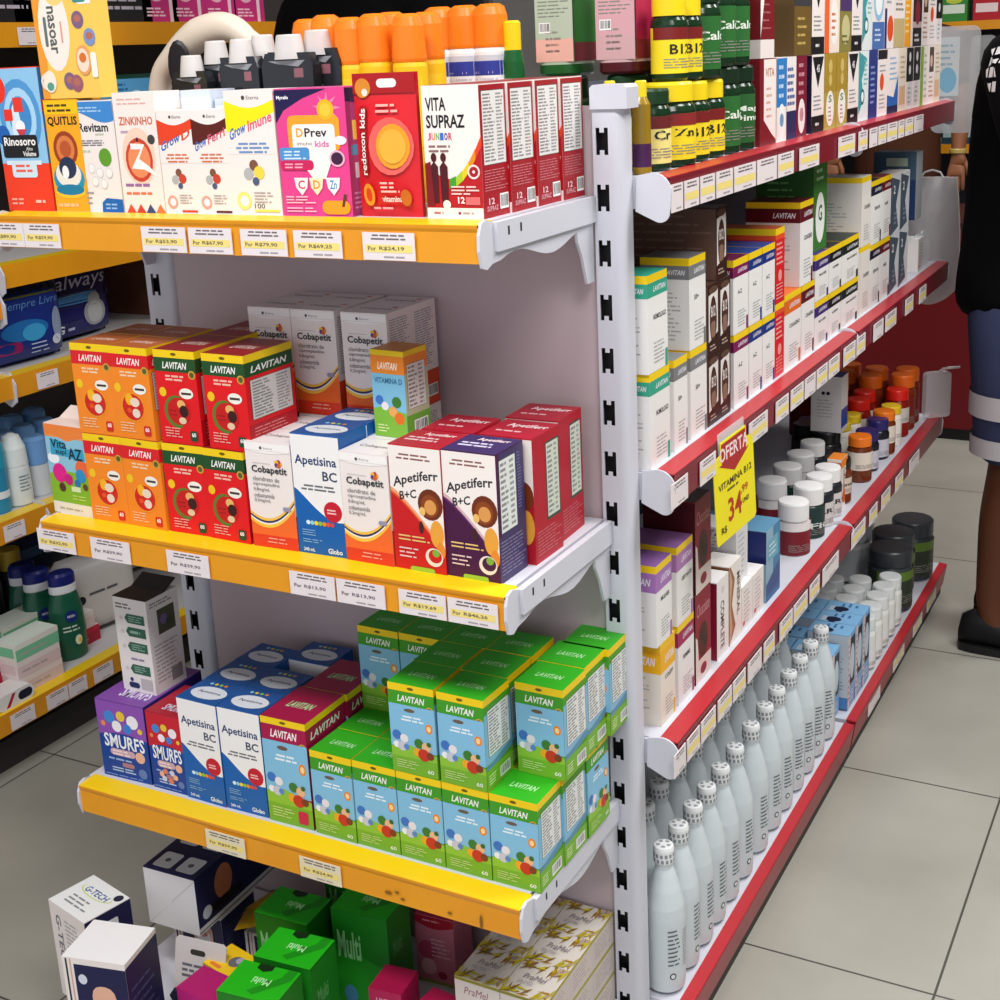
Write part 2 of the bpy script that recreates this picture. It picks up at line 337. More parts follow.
def aferback():
    w, d, h = .0755, .075, .165; b, F, t = start(w, d, h, '#b01428'); f = F['front']
    f.r(0, .55, 1, 1, '#f0e4e0').e(.8, .55, .2, .12, '#7a3312').e(.85, .3, .15, .14, '#e9a23a')
    s = F['right']; s.r(.45, .3, .95, .93, '#3a4a3c').table(.47, .32, .93, .92, 6, 14, '#cfd6c6'); s.l(.08, .05, .95, .26, 8, '#cc7078', 3, .35)
    tp = lid(t, w, d, h, .0016, '#b01428', '#a3162c'); tp.t('Apetiferr', .2, .55, .95, .8, '#e6cfd0', 'b').l(.15, .25, .8, .42, 1, '#d9a8ac', 4, .4)
    fin('aferback', 'syrup_carton', b, t, (w, d, h))
aferback()
def vitaaz():
    w, d, h = .087, .06, .136; b, F, t = start(w, d, h, '#f2924a', .001); f = F['front']
    f.r(0, .42, 1, .86, '#8fc4dc').p(curve_over(lambda u: .86 + .03 * math.sin(u * 9)), '#f0853c').p(curve_under(lambda u: .44 + .05 * math.sin(u * 3.1)), '#86b82a')
    f.e(.15, .62, .14, .06, '#eef4f8').e(.85, .58, .14, .06, '#eef4f8').e(.82, .54, .17, .1, '#ee6a3a').r(0, 0, 1, .13, '#efe6d6')
    f.p([(.1, .66), (.12, .84), (.45, .82), (.5, .74), (.88, .76), (.9, .62), (.4, .66)], '#3a9fc4').t('Vita', .12, .74, .5, .84, '#12303c', 'b').t('supi', .22, .66, .48, .73, '#12303c', 'b').t('AZ', .52, .63, .86, .76, '#12303c', 'b')
    f.d(.26, .46, .17, '#e0208a').d(.46, .4, .1, '#c81e7a').d(.28, .3, .08, '#5a3328').d(.76, .46, .12, '#2f8fc8').d(.66, .37, .07, '#2a7ab0').d(.84, .34, .06, '#6a4030').r(.5, .27, .72, .33, '#d9e8b0').l(.5, .17, .95, .24, 2, '#c8e070', 4, .4).l(.15, .04, .9, .08, 1, '#b7aa98', 4, .4)
    w2 = w; t.prism([(-d / 2, h), (-d / 2, h - .001), (.0, h - .001), (d * .4, h + .012), (d * .4, h + .013), (0, h)], 'x', -w / 2, w / 2, '#f0dcd2')
    fin('vitaaz', 'vitamin_carton', b, t, (w, d, h))
vitaaz()
def smurf(key, w, d, h, red):
    b, F, t = start(w, d, h, '#0d3f96', **({'top': '#7a3f9a'})); f = F['front']
    f.p(curve_over(lambda u: .55 + .05 * math.sin(u * 3)), '#8a4fae' if not red else '#c81e32')
    # two plain balls stand where the packet shows its characters
    f.d(.26, .8, .11, '#3f86d0').d(.5, .83, .09, '#e8c43a').d(.74, .78, .12, '#f0ecf2').d(.4, .69, .1, '#f0ecf2').d(.62, .68, .09, '#3f7ed0').d(.12, .7, .05, '#e88a4a').d(.88, .68, .05, '#e8c43a')
    f.t('SMURFS', .1, .4, .94, .58, '#eef2fa', 'b')
    f.rr(.2, .3, .72, .39, '#c9a8b8', .2).d(.82, .33, .1, '#e8b49a').l(.25, .3, .68, .38, 2, '#f3d9d9', 3, .5).l(.15, .23, .85, .27, 1, '#8fb0e0', 4, .6).rr(.42, .16, .68, .22, '#a87a8a', .2).l(.2, .08, .7, .15, 2, '#a8c4ec', 5, .5).d(.84, .12, .09, '#5a7ab8').l(.05, .02, .9, .05, 1, '#7fa0d8', 6, .4)
    if red:
        for i in range(6): f.d(.5 + .2 * math.cos(i), .2 + .06 * math.sin(i), .07, ('#e8b49a', '#c9d0e8', '#e07a5a')[i % 3])
    s = F['right']; s.r(0, 0, 1, 1, '#3a2a7e'); s.r(0, 0, 1, .45, '#12357e'); s.l(.1, .1, .9, .85, 12, '#6d5fb0', 3, .35)
    tp = lid(t, w, d, h, .0016, '#6d3a90' if not red else '#b01c2e', '#7d4aa0' if not red else '#a81c2c'); tp.t('SMURFS', .3, .14, .9, .34, '#d8d0e4', 'b')
    fin(key, 'vitamin_carton', b, t, (w, d, h))
smurf('smurf', .094, .137, .130, False); smurf('smurfr', .067, .09, .128, True)
def leaflet():
    w, d, h = .066, .068, .155; b, F, t = start(w, d, h, '#e4dedb', .0012); f = F['front']
    f.l(.06, .88, .6, .95, 2, '#7d6a70', 3, .5)
    for i, v in enumerate((.74, .6, .44, .2)): f.d(.2, v + .045, .055, '#cfc8c6').p([(.3, v + .05), (.38, v + .1), (.9, v + .1), (.9, v), (.38, v)], '#2f5f4a').l(.42, v + .015, .86, v + .085, 3 if i != 1 else 1, '#8fb0a0', i, .4)
    f.l(.36, .34, .9, .38, 1, '#8a7a9a', 3, .5).rr(.2, .04, .52, .1, '#1d2c5a', .2).d(.3, .13, .05, '#1d2c5a')
    f.r(.58, .04, .92, .16, '#b9b4b2')
    s = F['right']; s.r(.3, .6, .85, .86, '#4a4a38').d(.5, .74, .12, '#6d5a8a').d(.65, .7, .1, '#3a4a2a').l(.1, .9, .9, .96, 2, '#8a8288', 3, .5).l(.1, .1, .9, .52, 10, '#b0a8a8', 6, .4).r(.55, .06, .9, .2, '#8f8a88')
    t.prism([(-d / 2, h), (-d / 2, h - .0012), (d * .1, h - .0012), (d * .5, h + .012), (d * .5, h + .0135), (d * .1, h)], 'x', -w / 2, w / 2, '#2e2a2a')
    fin('leaflet', 'medicine_carton', b, t, (w, d, h))
leaflet()
# --- top shelf cartons
def zz(key, w, d, h, base, fn, top=W, flap=.0014, cat='box', name='medicine_carton'):
    b, F, t = start(w, d, h, base, flap); fn(F); lid(t, w, d, h, flap, base, top); return fin(key, name, b, t, (w, d, h), cat)
def f_rino(F):
    f = F['front']; f.r(0, .34, 1, 1, '#8cc0e4')
    for i in range(3): f.e(.52, .66, .44 - i * .1, .27 - i * .06, ('#4f94cc', '#a6d0ec', '#3f86c4')[i])
    f.e(.1, .86, .17, .1, '#e5341f').e(.1, .54, .15, .07, '#1f5fae').e(.42, .6, .1, .16, '#d5e6f2').r(.4, .7, .6, .8, '#e23a2c').d(.5, .6, .1, '#f2f0f0').p([(.5, .5), (.4, .58), (.62, .58)], '#c83a4a').r(.18, .64, .36, .72, '#e5341f')
    f.r(.1, .33, .85, .36, '#d6e4ee').rr(.06, .38, .82, .54, '#17171a', .06).t('Rinosoro', .1, .465, .78, .525, '#f4f0ee', 'b').t('Alto', .56, .43, .7, .455, '#eee').t('Volume', .48, .39, .76, .425, '#eee', 'b').rr(.2, .24, .74, .36, '#cfe0ec', .1).l(.28, .27, .7, .34, 2, '#e2604a', 3, .5).l(.1, .04, .45, .1, 2, '#f6a08a', 4, .5).l(.62, .05, .9, .09, 1, '#f6c0b0', 4, .5)
    F['right'].r(0, .34, 1, 1, '#3d7ab8').r(0, .7, 1, .78, '#d8402c')
zz('rino', .083, .05, .192, '#ea3c1d', f_rino, '#8cc0e4')
def f_quit(F):
    f = F['front']; f.r(0, .88, 1, 1, '#f2c112').l(.1, .89, .9, .98, 2, '#4a3a10', 3, .45).t('QUITLIS', .06, .77, .94, .86, '#141414', 'b')
    f.e(.5, .57, .36, .16, '#9a3c18').e(.5, .57, .27, .12, '#d87a40').e(.5, .57, .17, .075, '#b8542a').e(.5, .3, .46, .15, '#2a8fb4').e(.5, .34, .38, .12, '#e8e2d8').e(.5, .4, .26, .1, '#23314f').e(.42, .36, .1, .06, '#eee').e(.5, .18, .46, .06, '#f6c02a').e(.5, .2, .42, .05, '#1e7aa0').l(.1, .03, .9, .09, 1, '#fbc28a', 4, .5)
    F['right'].r(0, 0, 1, .3, '#e86a1c')
zz('quit', .06, .045, .148, '#f0a81c', f_quit, '#e8b018')
def f_revi(F):
    f = F['front']; f.p(curve_over(lambda u: .86 + .05 * math.cos(u * 4)), '#3f86cc').l(.08, .9, .8, .96, 2, '#a9cbe8', 3, .4)
    f.t('Revitam', .08, .73, .84, .81, '#20242c', 'b').t('junior', .5, .69, .72, .72, '#6a9a4a').l(.1, .6, .85, .66, 3, '#6a6a72', 4, .5).d(.68, .5, .16, '#5f9a2a').l(.1, .53, .4, .58, 1, '#b8c8a8', 4, .4)
    for x, y in ((.3, .4), (.5, .36), (.36, .28), (.58, .26), (.74, .36)): f.d(x, y, .09, '#cfd4da').d(x, y, .075, '#f2ecea')
    f.p([(.46, 0), (.48, .09), (.6, .13), (1, .12), (1, 0)], '#1d64b0').l(.56, .02, .95, .09, 2, '#9cc0e6', 4, .4).l(.08, .06, .3, .2, 3, '#9a9aa2', 6, .3)
zz('revi', .072, .05, .14, W, f_revi, '#cfd6de')
def f_zink(F):
    f = F['front']; f.l(.1, .9, .9, .97, 2, '#d8a8a0', 3, .35).t('ZINKINHO', .1, .74, .92, .81, '#c8664a', 'b').l(.12, .67, .88, .7, 1, '#b49ab0', 3, .7)
    f.e(.5, .48, .4, .24, '#f3cdb8').e(.5, .45, .33, .185, '#c8402a').e(.5, .45, .27, .15, '#e88a5a').e(.5, .62, .03, .02, '#402018').d(.84, .62, .09, '#3a3f3a')
    f.p([(.32, .54), (.32, .59), (.66, .58), (.5, .46), (.72, .4), (.95, .3), (.6, .37), (.3, .38), (.5, .5), (.56, .54)], '#f4f0ee')
    f.l(.1, .22, .9, .26, 1, '#9a6aa0', 3, .6).l(.1, .15, .95, .19, 1, '#e0764a', 4, .5)
    for i, c in enumerate(('#e2502c', '#d0402a', '#3a4a78', '#e07a3a')): f.p([(.05 + i * .24, 0), (.17 + i * .24, .08), (.3 + i * .24, 0)], c)
    F['right'].r(.2, .5, .8, .8, '#f0d4c8')
zz('zink', .069, .05, .154, '#f3e3dc', f_zink, '#eee')
def f_grow(c1, name, col, sc):
    def fn(F):
        f = F['front']; f.p(curve_under(lambda u: .93 - .06 * math.sin(math.pi * u), lo=.68), c1).r(0, .68, 1, .685, c1); f.p(curve_under(lambda u: .66 + .17 * u, lo=.5), W)
        f.d(.4, .95, .035, '#444').t('Eterna', .47, .935, .72, .965, '#77757a')
        a, b = name.split(' '); q = len(a) / (len(name)); bd = lambda x: .16 * x ** .8
        f.t(a, .06, .6, .04 + .9 * q, .69, '#3a6ab4', 'b', bend=lambda x: bd(x * q)).t(b, .09 + .9 * q, .6, .95, .69, col, 'b', bend=lambda x: bd(q + x * (1 - q)))
        f.l(.12, .5, .9, .6, 3, '#6a90c4' if sc else '#d0704a', 3, .5, True)
        f.d(.5, .41, .09, '#7a5038').d(.6, .35, .11, '#e8d24a' if sc else '#c8402a').d(.38, .34, .1, '#b0b2b4').d(.52, .28, .07, '#4a5a80')
        f.d(.24, .12, .15, '#f2e27a' if sc else '#e8a090').d(.25, .12, .09, '#dfe4ee').l(.46, .1, .85, .2, 4, '#a8a0a0', 5, .35)
        if sc: f.t('100', .45, .06, .66, .1, '#555').r(.45, .03, .95, .05, '#f3e05a')
        else: f.r(.5, .02, .95, .04, c1)
    return fn
zz('growd', .056, .05, .130, W, f_grow('#e2401c', 'Grow D', '#d84a2a', 0)); zz('growf', .056, .05, .130, W, f_grow('#5a1a10', 'Grow Ferri', '#d0506a', 0)); zz('growi', .0755, .055, .152, W, f_grow('#f8e40a', 'Grow Imune', '#e0607a', 1))
def f_plain(F): F['front'].p([(0, .95), (1, .95), (1, .55), (0, .55)], '#dfe6f0').d(.6, .8, .12, '#e8a090').d(.85, .8, .1, '#8ac4a0')
zz('plainsyrup', .056, .05, .15, '#c6d2e4', f_plain)
def f_dprev(F):
    f = F['front']; f.p([(0, 1), (.75, 1), (.4, .93), (.12, .84), (0, .74)], '#1c1246').t('Myralis', .03, .92, .2, .955, '#fff', 'b')
    for i in range(9):
        a = i * .7; f.p([(.74 + .1 * math.cos(a), .84 + .08 * math.sin(a)), (.74 + .2 * math.cos(a + .1), .84 + .14 * math.sin(a + .1)), (.74 + .1 * math.cos(a + .35), .84 + .08 * math.sin(a + .35))], '#ee86b0')
    f.rr(.16, .52, .9, .8, '#f0a02a', .1).d(.72, .84, .12, '#f2b21c').d(.72, .84, .08, '#f6c43a').rr(.22, .48, .83, .73, '#f4ece8', .08)
    f.t('D', .28, .63, .38, .7, '#e89a2a', 'b').t('Prev', .4, .63, .72, .7, '#26222c', 'b').t('imuno', .28, .565, .5, .595, '#666').t('kids', .54, .55, .74, .6, '#d06aa8', 'b').e(.9, .6, .09, .035, '#f0e4ea').p([(.25, .5), (.8, .5), (.66, .3), (.48, .3)], '#f4ece8')
    f.rr(.02, .44, .45, .55, '#4a90cc', .1).l(.08, .45, .4, .53, 3, '#cfe2f2', 4, .45).rr(.02, .37, .5, .45, '#c81e5a', .1).l(.08, .38, .44, .43, 2, '#f0a8c0', 4, .45).e(.84, .46, .11, .065, '#f2b0cc').e(.84, .46, .085, .05, '#3a1a3c')
    for u, c, ch, cc in ((.3, '#f2eeee', 'C', '#c8304a'), (.52, '#f3e4c0', 'D', '#e8922a'), (.76, '#e8eef4', 'Zn', '#3a8ac4')): f.p([(u - .1, .33 - .02), (u + .1, .33 - .02), (u + .08, .23), (u, .17), (u - .08, .23)], c).t(ch, u - .05, .22, u + .05, .29, cc, 'b')
    f.l(.06, .1, .5, .17, 3, '#f6b8d0', 4, .45).l(.06, .03, .5, .08, 2, '#f6b8d0', 5, .4).rr(.58, .02, .98, .13, '#ee9a22', .2).p([(.86, .08), (.9, .08), (.94, .18), (.9, .18)], '#5a3a20')
    s = F['right']; s.r(0, 0, 1, 1, '#a8326e'); s.p([(0, 1), (1, 1), (1, .85), (0, .9)], '#2a1444'); s.r(.2, .6, .9, .75, '#e8b84a').r(.1, .48, .8, .56, '#5a86b0').r(.2, .3, .6, .42, '#d8c0cc').l(.1, .05, .8, .2, 4, '#d88ab0', 4, .4)
zz('dprev', .1, .06, .152, '#e0408c', f_dprev, '#c05a90')
def f_vs(F):
    f = F['front']; f.p(curve_under(lambda u: .47 - .22 * math.sin(math.pi * (u * .9 + .05)) + .12 * u), '#b5121c').l(.08, .5, .6, .57, 2, '#8a6a6a', 4, .5)
    f.t('VITA', .06, .82, .42, .92, '#15151a', 'b').t('SUPRAZ', .06, .69, .74, .79, '#15151a', 'b')
    for i, (ch, c) in enumerate(zip('JUNIOR', ('#d0407a', '#e08a2a', '#6ab04a', '#3a6ad0', '#30308a', '#c83a5a'))): f.t(ch, .07 + i * .075, .6, .13 + i * .075, .655, c, 'b')
    for i, c in enumerate(('#3a9a2a', '#a8c42a', '#f0c81c', '#f08a1c', '#e2401c')):
        u = .42 + i * .12; g = lambda q: .45 - .26 * math.sin(math.pi * (q * .9 + .05)) + .16 * q; f.p([(u, g(u) - .03), (u + .12, g(u + .12) - .03), (u + .12, g(u + .12) + .05), (u, g(u) + .04)], c)
    for u in (.16, .33): f.e(u, .47, .05, .035, '#4a0f18').p([(u - .06, .12), (u - .07, .4), (u, .44), (u + .07, .4), (u + .06, .12)], '#4a0f18')
    f.p([(-.0, .1), (0, .42), (.1, .44), (.14, .1)], '#7a0f18').d(.86, .36, .11, '#f0dada').d(.86, .36, .08, '#a31220').d(.86, .36, .025, '#f0dada').l(.45, .18, .95, .26, 3, '#f0c8c8', 5, .45).t('12', .56, .12, .68, .17, '#fff', 'b').r(.7, .11, .95, .17, '#d86a70')
    f.r(0, 0, 1, .085, '#f2e6de').e(.36, .11, .07, .035, '#f2e6de').l(.12, .03, .35, .06, 1, '#c07070', 4, .6).d(.58, .045, .025, '#a01a30').l(.64, .03, .9, .06, 1, '#b09a98', 4, .5)
    s = F['right']; s.r(0, 0, 1, 1, '#a3141f'); s.table(.08, .4, .95, .96, 8, 20, '#eae6e4'); s.l(.08, .2, .95, .37, 8, '#cf8088', 5, .3); s.t('12', .2, .1, .42, .15, '#f0c8cc', 'b').t('SUPRAZ', .12, .05, .55, .09, '#e0a0a8', 'b').bar(.62, .05, .95, .17)
zz('vs', .0745, .062, .150, W, f_vs, '#8a2a34')
def f_naso(F):
    f = F['front']; f.p([(0, 0), (.12, 0), (.2, 1), (0, 1)], '#ee9a32').e(.33, .56, .26, .34, '#f3e6dc').e(.4, .86, .18, .12, '#f6cf7a').p([(.55, 1), (1, 1), (1, .74), (.8, .74), (.56, .82)], '#eef0ee').p([(.42, 1), (.55, 1), (.52, .8)], '#2a2620')
    f.t('nasoar', .24, .36, .36, .74, '#5a5f5c', 'b', -90).rr(.16, .42, .21, .66, '#5f7370', .4).l(.44, .36, .48, .7, 1, '#e0a08a', 3, .5).t('nasoar', .6, .92, .92, .97, '#4aa090', 'b').l(.62, .84, .95, .87, 1, '#b8c4c0', 3, .6).rr(.7, .755, .92, .8, '#3f8a84', .4)
    for u, v, c in ((.75, .62, '#7a5f80'), (.92, .48, '#7a90c0'), (.5, .14, '#7a5f80'), (.62, .12, '#9a5a6a'), (.1, .14, '#e8dcd0')): f.e(u, v, .1, .07, c).e(u, v + .01, .06, .03, '#b06a5a')
    f.e(.78, .3, .13, .12, '#e6a064').e(.77, .3, .1, .095, '#f0d8c4').e(.77, .32, .06, .04, '#d8702c').e(.16, .14, .11, .09, '#f2e6d6').e(.16, .1, .06, .035, '#5a9a8a').rr(.9, .16, 1, .36, '#f0eede', .3).e(.3, .97, .14, .05, '#d86a34')
zz('nasoar', .104, .03, .16, '#f2c65a', f_naso, '#e8c07a')
# --- lower end cap goods
def f_multi(F):
    for k in ('front', 'top'):
        f = F[k]; f.p([(.5, .0), (.62, .0), (.98, .6), (.98, 1), (.85, 1)], '#13701a') if k == 'top' else f.p([(0, 0), (1, 0), (1, .5), (0, .7)], '#1c8a1c')
    F['front'].t('Multi', .08, .55, .5, .82, '#8ad08a', 'b').d(.25, .2, .12, '#3f80a0'); F['right'].t('Multi', .2, .6, .6, .75, '#5aa05a', 'b').r(.1, .3, .7, .33, '#7a9a3a').r(.1, .2, .7, .23, '#a08a3a')
def multi():
    w, d, h = .094, .07, .125; b, F, t = start(w, d, h, '#157a18', .002); f_multi(F)
    tp = lid(t, w, d, h, .002, '#137014', '#1fae14'); tp.p([(.42, .2), (.55, .12), (.95, .7), (.95, 1), (.8, 1), (.78, .75)], '#188a14').t('Multi', .38, .42, .68, .62, '#a8e8a0', 'b', 180).p([(.3, .86), (.44, .78), (.56, .86), (.56, 1), (.3, 1)], '#0c2a0c')
    fin('multi', 'vitamin_carton', b, t, (w, d, h))
multi()
def f_wheat(F):
    f = F['front']; f.r(0, 0, 1, 1, '#d9cfc6'); f.t('PraMel', .2, .5, .75, .75, '#8a4a5a', 'i').r(0, .92, 1, 1, '#8a8420'); s = F['right']; s.r(0, 0, 1, 1, '#cfc4be'); s.l(.1, .2, .9, .8, 5, '#b09aa0', 4, .3); s.r(0, .92, 1, 1, '#a8a024')
def wheat():
    w, d, h = .072, .078, .05; b, F, t = start(w, d, h, '#d9cfc6', .0012); f_wheat(F); tp = lid(t, w, d, h, .0012, '#a8a024', '#ded6cc'); rg = random.Random(5)
    for i in range(58):
        u = rg.choice((rg.uniform(0, .3), rg.uniform(.7, 1), rg.uniform(0, 1))); v = rg.choice((rg.uniform(0, .25), rg.uniform(.75, 1))); a = rg.uniform(-.9, .9) + .8; L = rg.uniform(.1, .26)
        c, s = math.cos(a), math.sin(a); P = lambda x, y: (min(1, max(0, u + x * c - y * s)), min(1, max(0, v + x * s + y * c)))
        tp.p([P(-L, 0), P(0, -.03), P(L, 0), P(0, .03)], rg.choice(('#b8a41c', '#d2c12a', '#8a6a14', '#a87a1c', '#b0a0a8', '#c8b82a')))
    tp.t('PraMel', .25, .45, .75, .6, '#7a7078', 'i').l(.2, .3, .7, .4, 2, '#b0a8b0', 4, .4)
    fin('wheat', 'food_carton', b, t, (w, d, h))
wheat()
def f_pink(F): F['front'].p(curve_over(lambda u: .9 - .07 * math.sin(math.pi * u)), '#b81c34').l(.2, .92, .8, .96, 1, '#f0a8b0', 3, .5).e(.3, .5, .24, .14, '#c44a6a').e(.3, .25, .2, .12, '#e8b0bc').e(.65, .15, .12, .06, '#a81c40').l(.4, .4, .9, .7, 5, '#f0b8c4', 4, .35).r(0, 0, 1, .05, '#9a9a4a'); F['right'].l(.1, .1, .9, .9, 12, '#b86a80', 4, .3)
zz('pink', .076, .06, .17, '#d4788c', f_pink, '#b81c34', name='powder_carton')
def f_crim(F): F['front'].t('LAVITAN', .2, .75, .8, .9, '#e8c0d0', 'bi')
zz('crimlow', .052, .055, .12, '#a50d48', f_crim, '#9c0d40', name='vitamin_carton')
def f_mag(F): F['top'].l(.1, .1, .9, .5, 3, '#f0c0dc', 4, .5); F['front'].l(.1, .3, .9, .7, 3, '#f0c0dc', 4, .4)
zz('magenta', .075, .055, .12, '#c42a80', f_mag, '#b01c68', name='medicine_carton')
def gtech():
    w, d, h = .1, .08, .2; b, F, t = start(w, d, h, W, .0016); F['left'].t('G-TECH', .2, .5, .38, .85, '#6d6f7a', 'b', -90).l(.5, .1, .85, .85, 14, '#a8a8ac', 4, .4); F['right'].r(0, 0, 1, 1, '#1a1c46').rr(.3, .6, .7, .9, '#dfe2e6', .1).rr(.3, .2, .7, .5, '#dfe2e6', .1); F['front'].t('G-TECH', .15, .3, .3, .9, '#6d6f7a', 'b', -90).l(.4, .2, .9, .9, 16, '#a8a8ac', 4, .35)
    tp = lid(t, w, d, h, .0016, W, '#eef0f0'); tp.e(.5, .68, .38, .15, '#c3d65a').e(.5, .69, .36, .14, '#eef0f0').t('G-TECH', .22, .6, .78, .76, '#3a5a94', 'b').l(.2, .15, .8, .45, 3, '#8a8c92', 4, .4).d(.88, .85, .08, '#2a2c40')
    fin('gtech', 'monitor_carton', b, t, (w, d, h))
gtech()
def thermo(key, w, d, h):
    b, F, t = start(w, d, h, W, .0016); f = F['front']; f.r(.18, 0, 1, .96, '#191b48').r(.05, 0, .08, 1, '#2a2a38').r(.12, 0, .14, 1, '#d8a090').d(.3, .84, .07, '#d8dce8').rr(.42, .1, .8, .8, '#e8b49a', .4).rr(.47, 0, .75, .66, '#e6e2e6', .3).d(.6, .62, .1, '#d8887a')
    s = F['right']; s.r(0, 0, 1, .97, '#23254e'); s.l(.1, .2, .9, .8, 8, '#4a4c78', 3, .3)
    lid(t, w, d, h, .0016, W, '#eeeef0'); fin(key, 'thermometer_carton', b, t, (w, d, h))
thermo('thermo', .1, .085, .17)
def thermolie():
    w, d, h = .1, .22, .1; b, F, t = start(w, d, h, '#1b1d48', .0016, front='#e6e3e4', top='#1b1d48'); F['front'].p([(0, 0), (.5, .48), (.52, .5), (.02, .0)], '#cfcaca').p([(1, 1), (.5, .5), (.52, .5), (1, .97)], '#cfcaca')
    s = F['right']; s.r(0, 0, 1, .12, '#d9d6d8').r(0, .03, 1, .05, '#3a3a48').e(.3, .6, .1, .3, '#b06a4a').r(.15, .2, .5, .35, '#0a0a10').d(.1, .3, .05, '#c8ccd8')
    tp = lid(t, w, d, h, .0016, '#1b1d48', '#1b1d48')
    for i in range(2):
        for j in range(3): tp.rr(.1 + i * .45, .04 + j * .3, .45 + i * .45, .22 + j * .3, '#dfe2e8', .15).d(.27 + i * .45, .13 + j * .3, .05, '#6a6c78')
    fin('thermolie', 'thermometer_carton', b, t, (w, d, h))
thermolie()
# --- aisle cartons facing the red shelves
def wcart(key, w, d, h, band, words=(), flap='#f4cf16', top=None, sq=False, white='#eceae8', tall=.16, name='vitamin_carton', th=.011, brand='LAVITAN'):
    b, F, t = start(w, d, h, white, th)
    for k in ('front', 'left'):
        f = F[k]; f.r(0, 1 - tall, 1, 1, band)
        if brand: f.t(brand, .3 if k == 'front' else .5, 1 - tall * .68, .92, 1 - tall * .3, '#e9e7ee', 'bi')
    f = F['front']
    for i, wd in enumerate(words): f.t(wd, .3, .58 - i * .1, min(.92, .3 + .09 * len(wd)), .64 - i * .1, '#3a3a40', 'b')
    f.l(.3, .08, .92, .34, 6, '#a4a4a8', len(key), .35).r(.86, .0, .98, .2, band)
    F['left'].l(.15, .1, .85, .7, 12, '#b6b4b4', 3, .35).r(.1, .12, .4, .22, '#55565a')
    lid(t, w, d, h, th, flap, top or band); return fin(key, name, b, t, (w, d, h))
wcart('w_green', .072, .06, .134, '#35a386', ['HOMOLOGO'], top='#2fa184'); wcart('w_greynar', .052, .06, .134, '#7c7d80', ['50+']); wcart('w_grey', .067, .075, .134, '#7c7d80', ['50+'], top='#6f7072')
wcart('w_purple', .072, .07, .118, '#7a1452', ['A-Z'], top='#66103f'); wcart('w_blue', .066, .08, .118, '#12307e', ['A-Z'], top='#1a3f8e'); wcart('w_orange', .1, .06, .134, '#e06a1c', ['COLAGENO'], tall=.2); wcart('w_maroon', .082, .07, .134, '#5f0f1e', ['COLAGENO'], tall=.18)
wcart('w_maroontall', .082, .1, .15, '#5f0f1e', ['COLAGENO'], tall=.18); wcart('w_violet', .09, .07, .088, '#3b2a70', ['MULHER'], tall=.24); wcart('w_black', .09, .08, .088, '#17171c', ['HOMEM'], tall=.24); wcart('w_dkgreen', .128, .1, .088, '#16261c', ['MAGNESIO'], tall=.24)
wcart('w_navy', .09, .1, .134, '#1b1a33', ['SENIOR'], tall=.16); wcart('w_beige', .076, .17, .142, '#e6e1da', ['COLAGENO'], white='#e6e1da', brand=None); wcart('w_wine', .082, .12, .134, '#6d141c', ['HAIR'], tall=.16)
wcart('w_lilac', .06, .1, .125, '#a874b8', ['MULHER'], tall=.26, top='#8a5fa0'); wcart('w_lilacb', .066, .09, .125, '#b07ab4', ['GESTANTE'], tall=.24, top='#9a6aa8'); wcart('w_colif', .057, .1, .13, '#f2b316', ['COLIFF'], tall=.3, flap='#f2c01a', top='#f2c01a', white='#e9e3d6'); wcart('w_pink', .066, .08, .13, '#a02058', ['FEMME'], tall=.2, top='#d83a8a')
b_, F_, t_ = start(.05, .14, .128, '#d81c28', .011)
for k_ in ('front', 'left'): F_[k_].r(0, .93, 1, 1, '#e8502a').l(.1, .55, .9, .9, 5, '#f3a8a0', 3, .4).d(.5, .4, .2, '#ee9a90').l(.1, .05, .9, .3, 5, '#f3a8a0', 5, .35)
lid(t_, .05, .14, .128, .011, '#f4cf16', '#b0522a'); fin('w_red', 'vitamin_carton', b_, t_, (.05, .14, .128))
def choc(key, w, d, h):
    b, F, t = start(w, d, h, '#33160f', .0015, left='#6d5146'); f = F['front']
    f.p([(.1, .2), (.1, .86), (.9, .92), (.9, .3)], '#e2dcd8').e(.5, .5, .3, .34, '#33160f').e(.5, .5, .24, .29, '#4a2a20').t('B12', .32, .55, .68, .7, '#e8ded8', 'b', 0).rr(.3, .25, .68, .48, '#8a6a5a', .3).e(.5, .93, .4, .05, '#5a4034').l(.2, .06, .8, .16, 2, '#b09a8e', 3, .5)
    F['left'].l(.05, .05, .95, .95, 8, '#83685c', 3, .25); lid(t, w, d, h, .0015, '#33160f', '#4a3028'); fin(key, 'chocolate_carton', b, t, (w, d, h))
choc('choc', .05, .16, .108)
def f_chocbar(F): F['front'].r(0, 0, 1, .25, '#e2d2cc').t('Chocolate', .1, .74, .92, .88, '#d89aa0', 'i').e(.5, .45, .3, .2, '#4a1c14').d(.42, .5, .14, '#2e100c').d(.6, .42, .14, '#2e100c').e(.5, .12, .2, .06, '#8a1c30').p([(0, 0), (.25, 0), (.12, .5), (0, .55)], '#e6d8d2'); F['left'].r(0, 0, 1, 1, '#4a1018')
zz('chocbar', .068, .085, .15, '#8c1a2e', f_chocbar, '#5a4440', name='supplement_carton')
def f_compl(F): F['front'].t('COMPLETE', .3, .1, .62, .72, '#55565c', 'b', -90).d(.5, .86, .12, '#d8d4d2'); F['left'].r(0, 0, 1, 1, '#8c1a36')
zz('compl', .056, .05, .135, '#ece9e6', f_compl, '#f0efee', name='supplement_carton')
def f_wv(F): F['front'].p([(0, 0), (.5, .2), (.2, .5), (.45, .8), (.1, 1), (0, 1)], '#9a6a4a').p([(0, 0), (.25, .2), (.08, .5), (.25, .8), (0, 1)], '#c9a488').t('MINERAL', .62, .3, .86, .85, '#6a5a50', 'b', -90); F['left'].r(0, 0, 1, 1, '#a06a48')
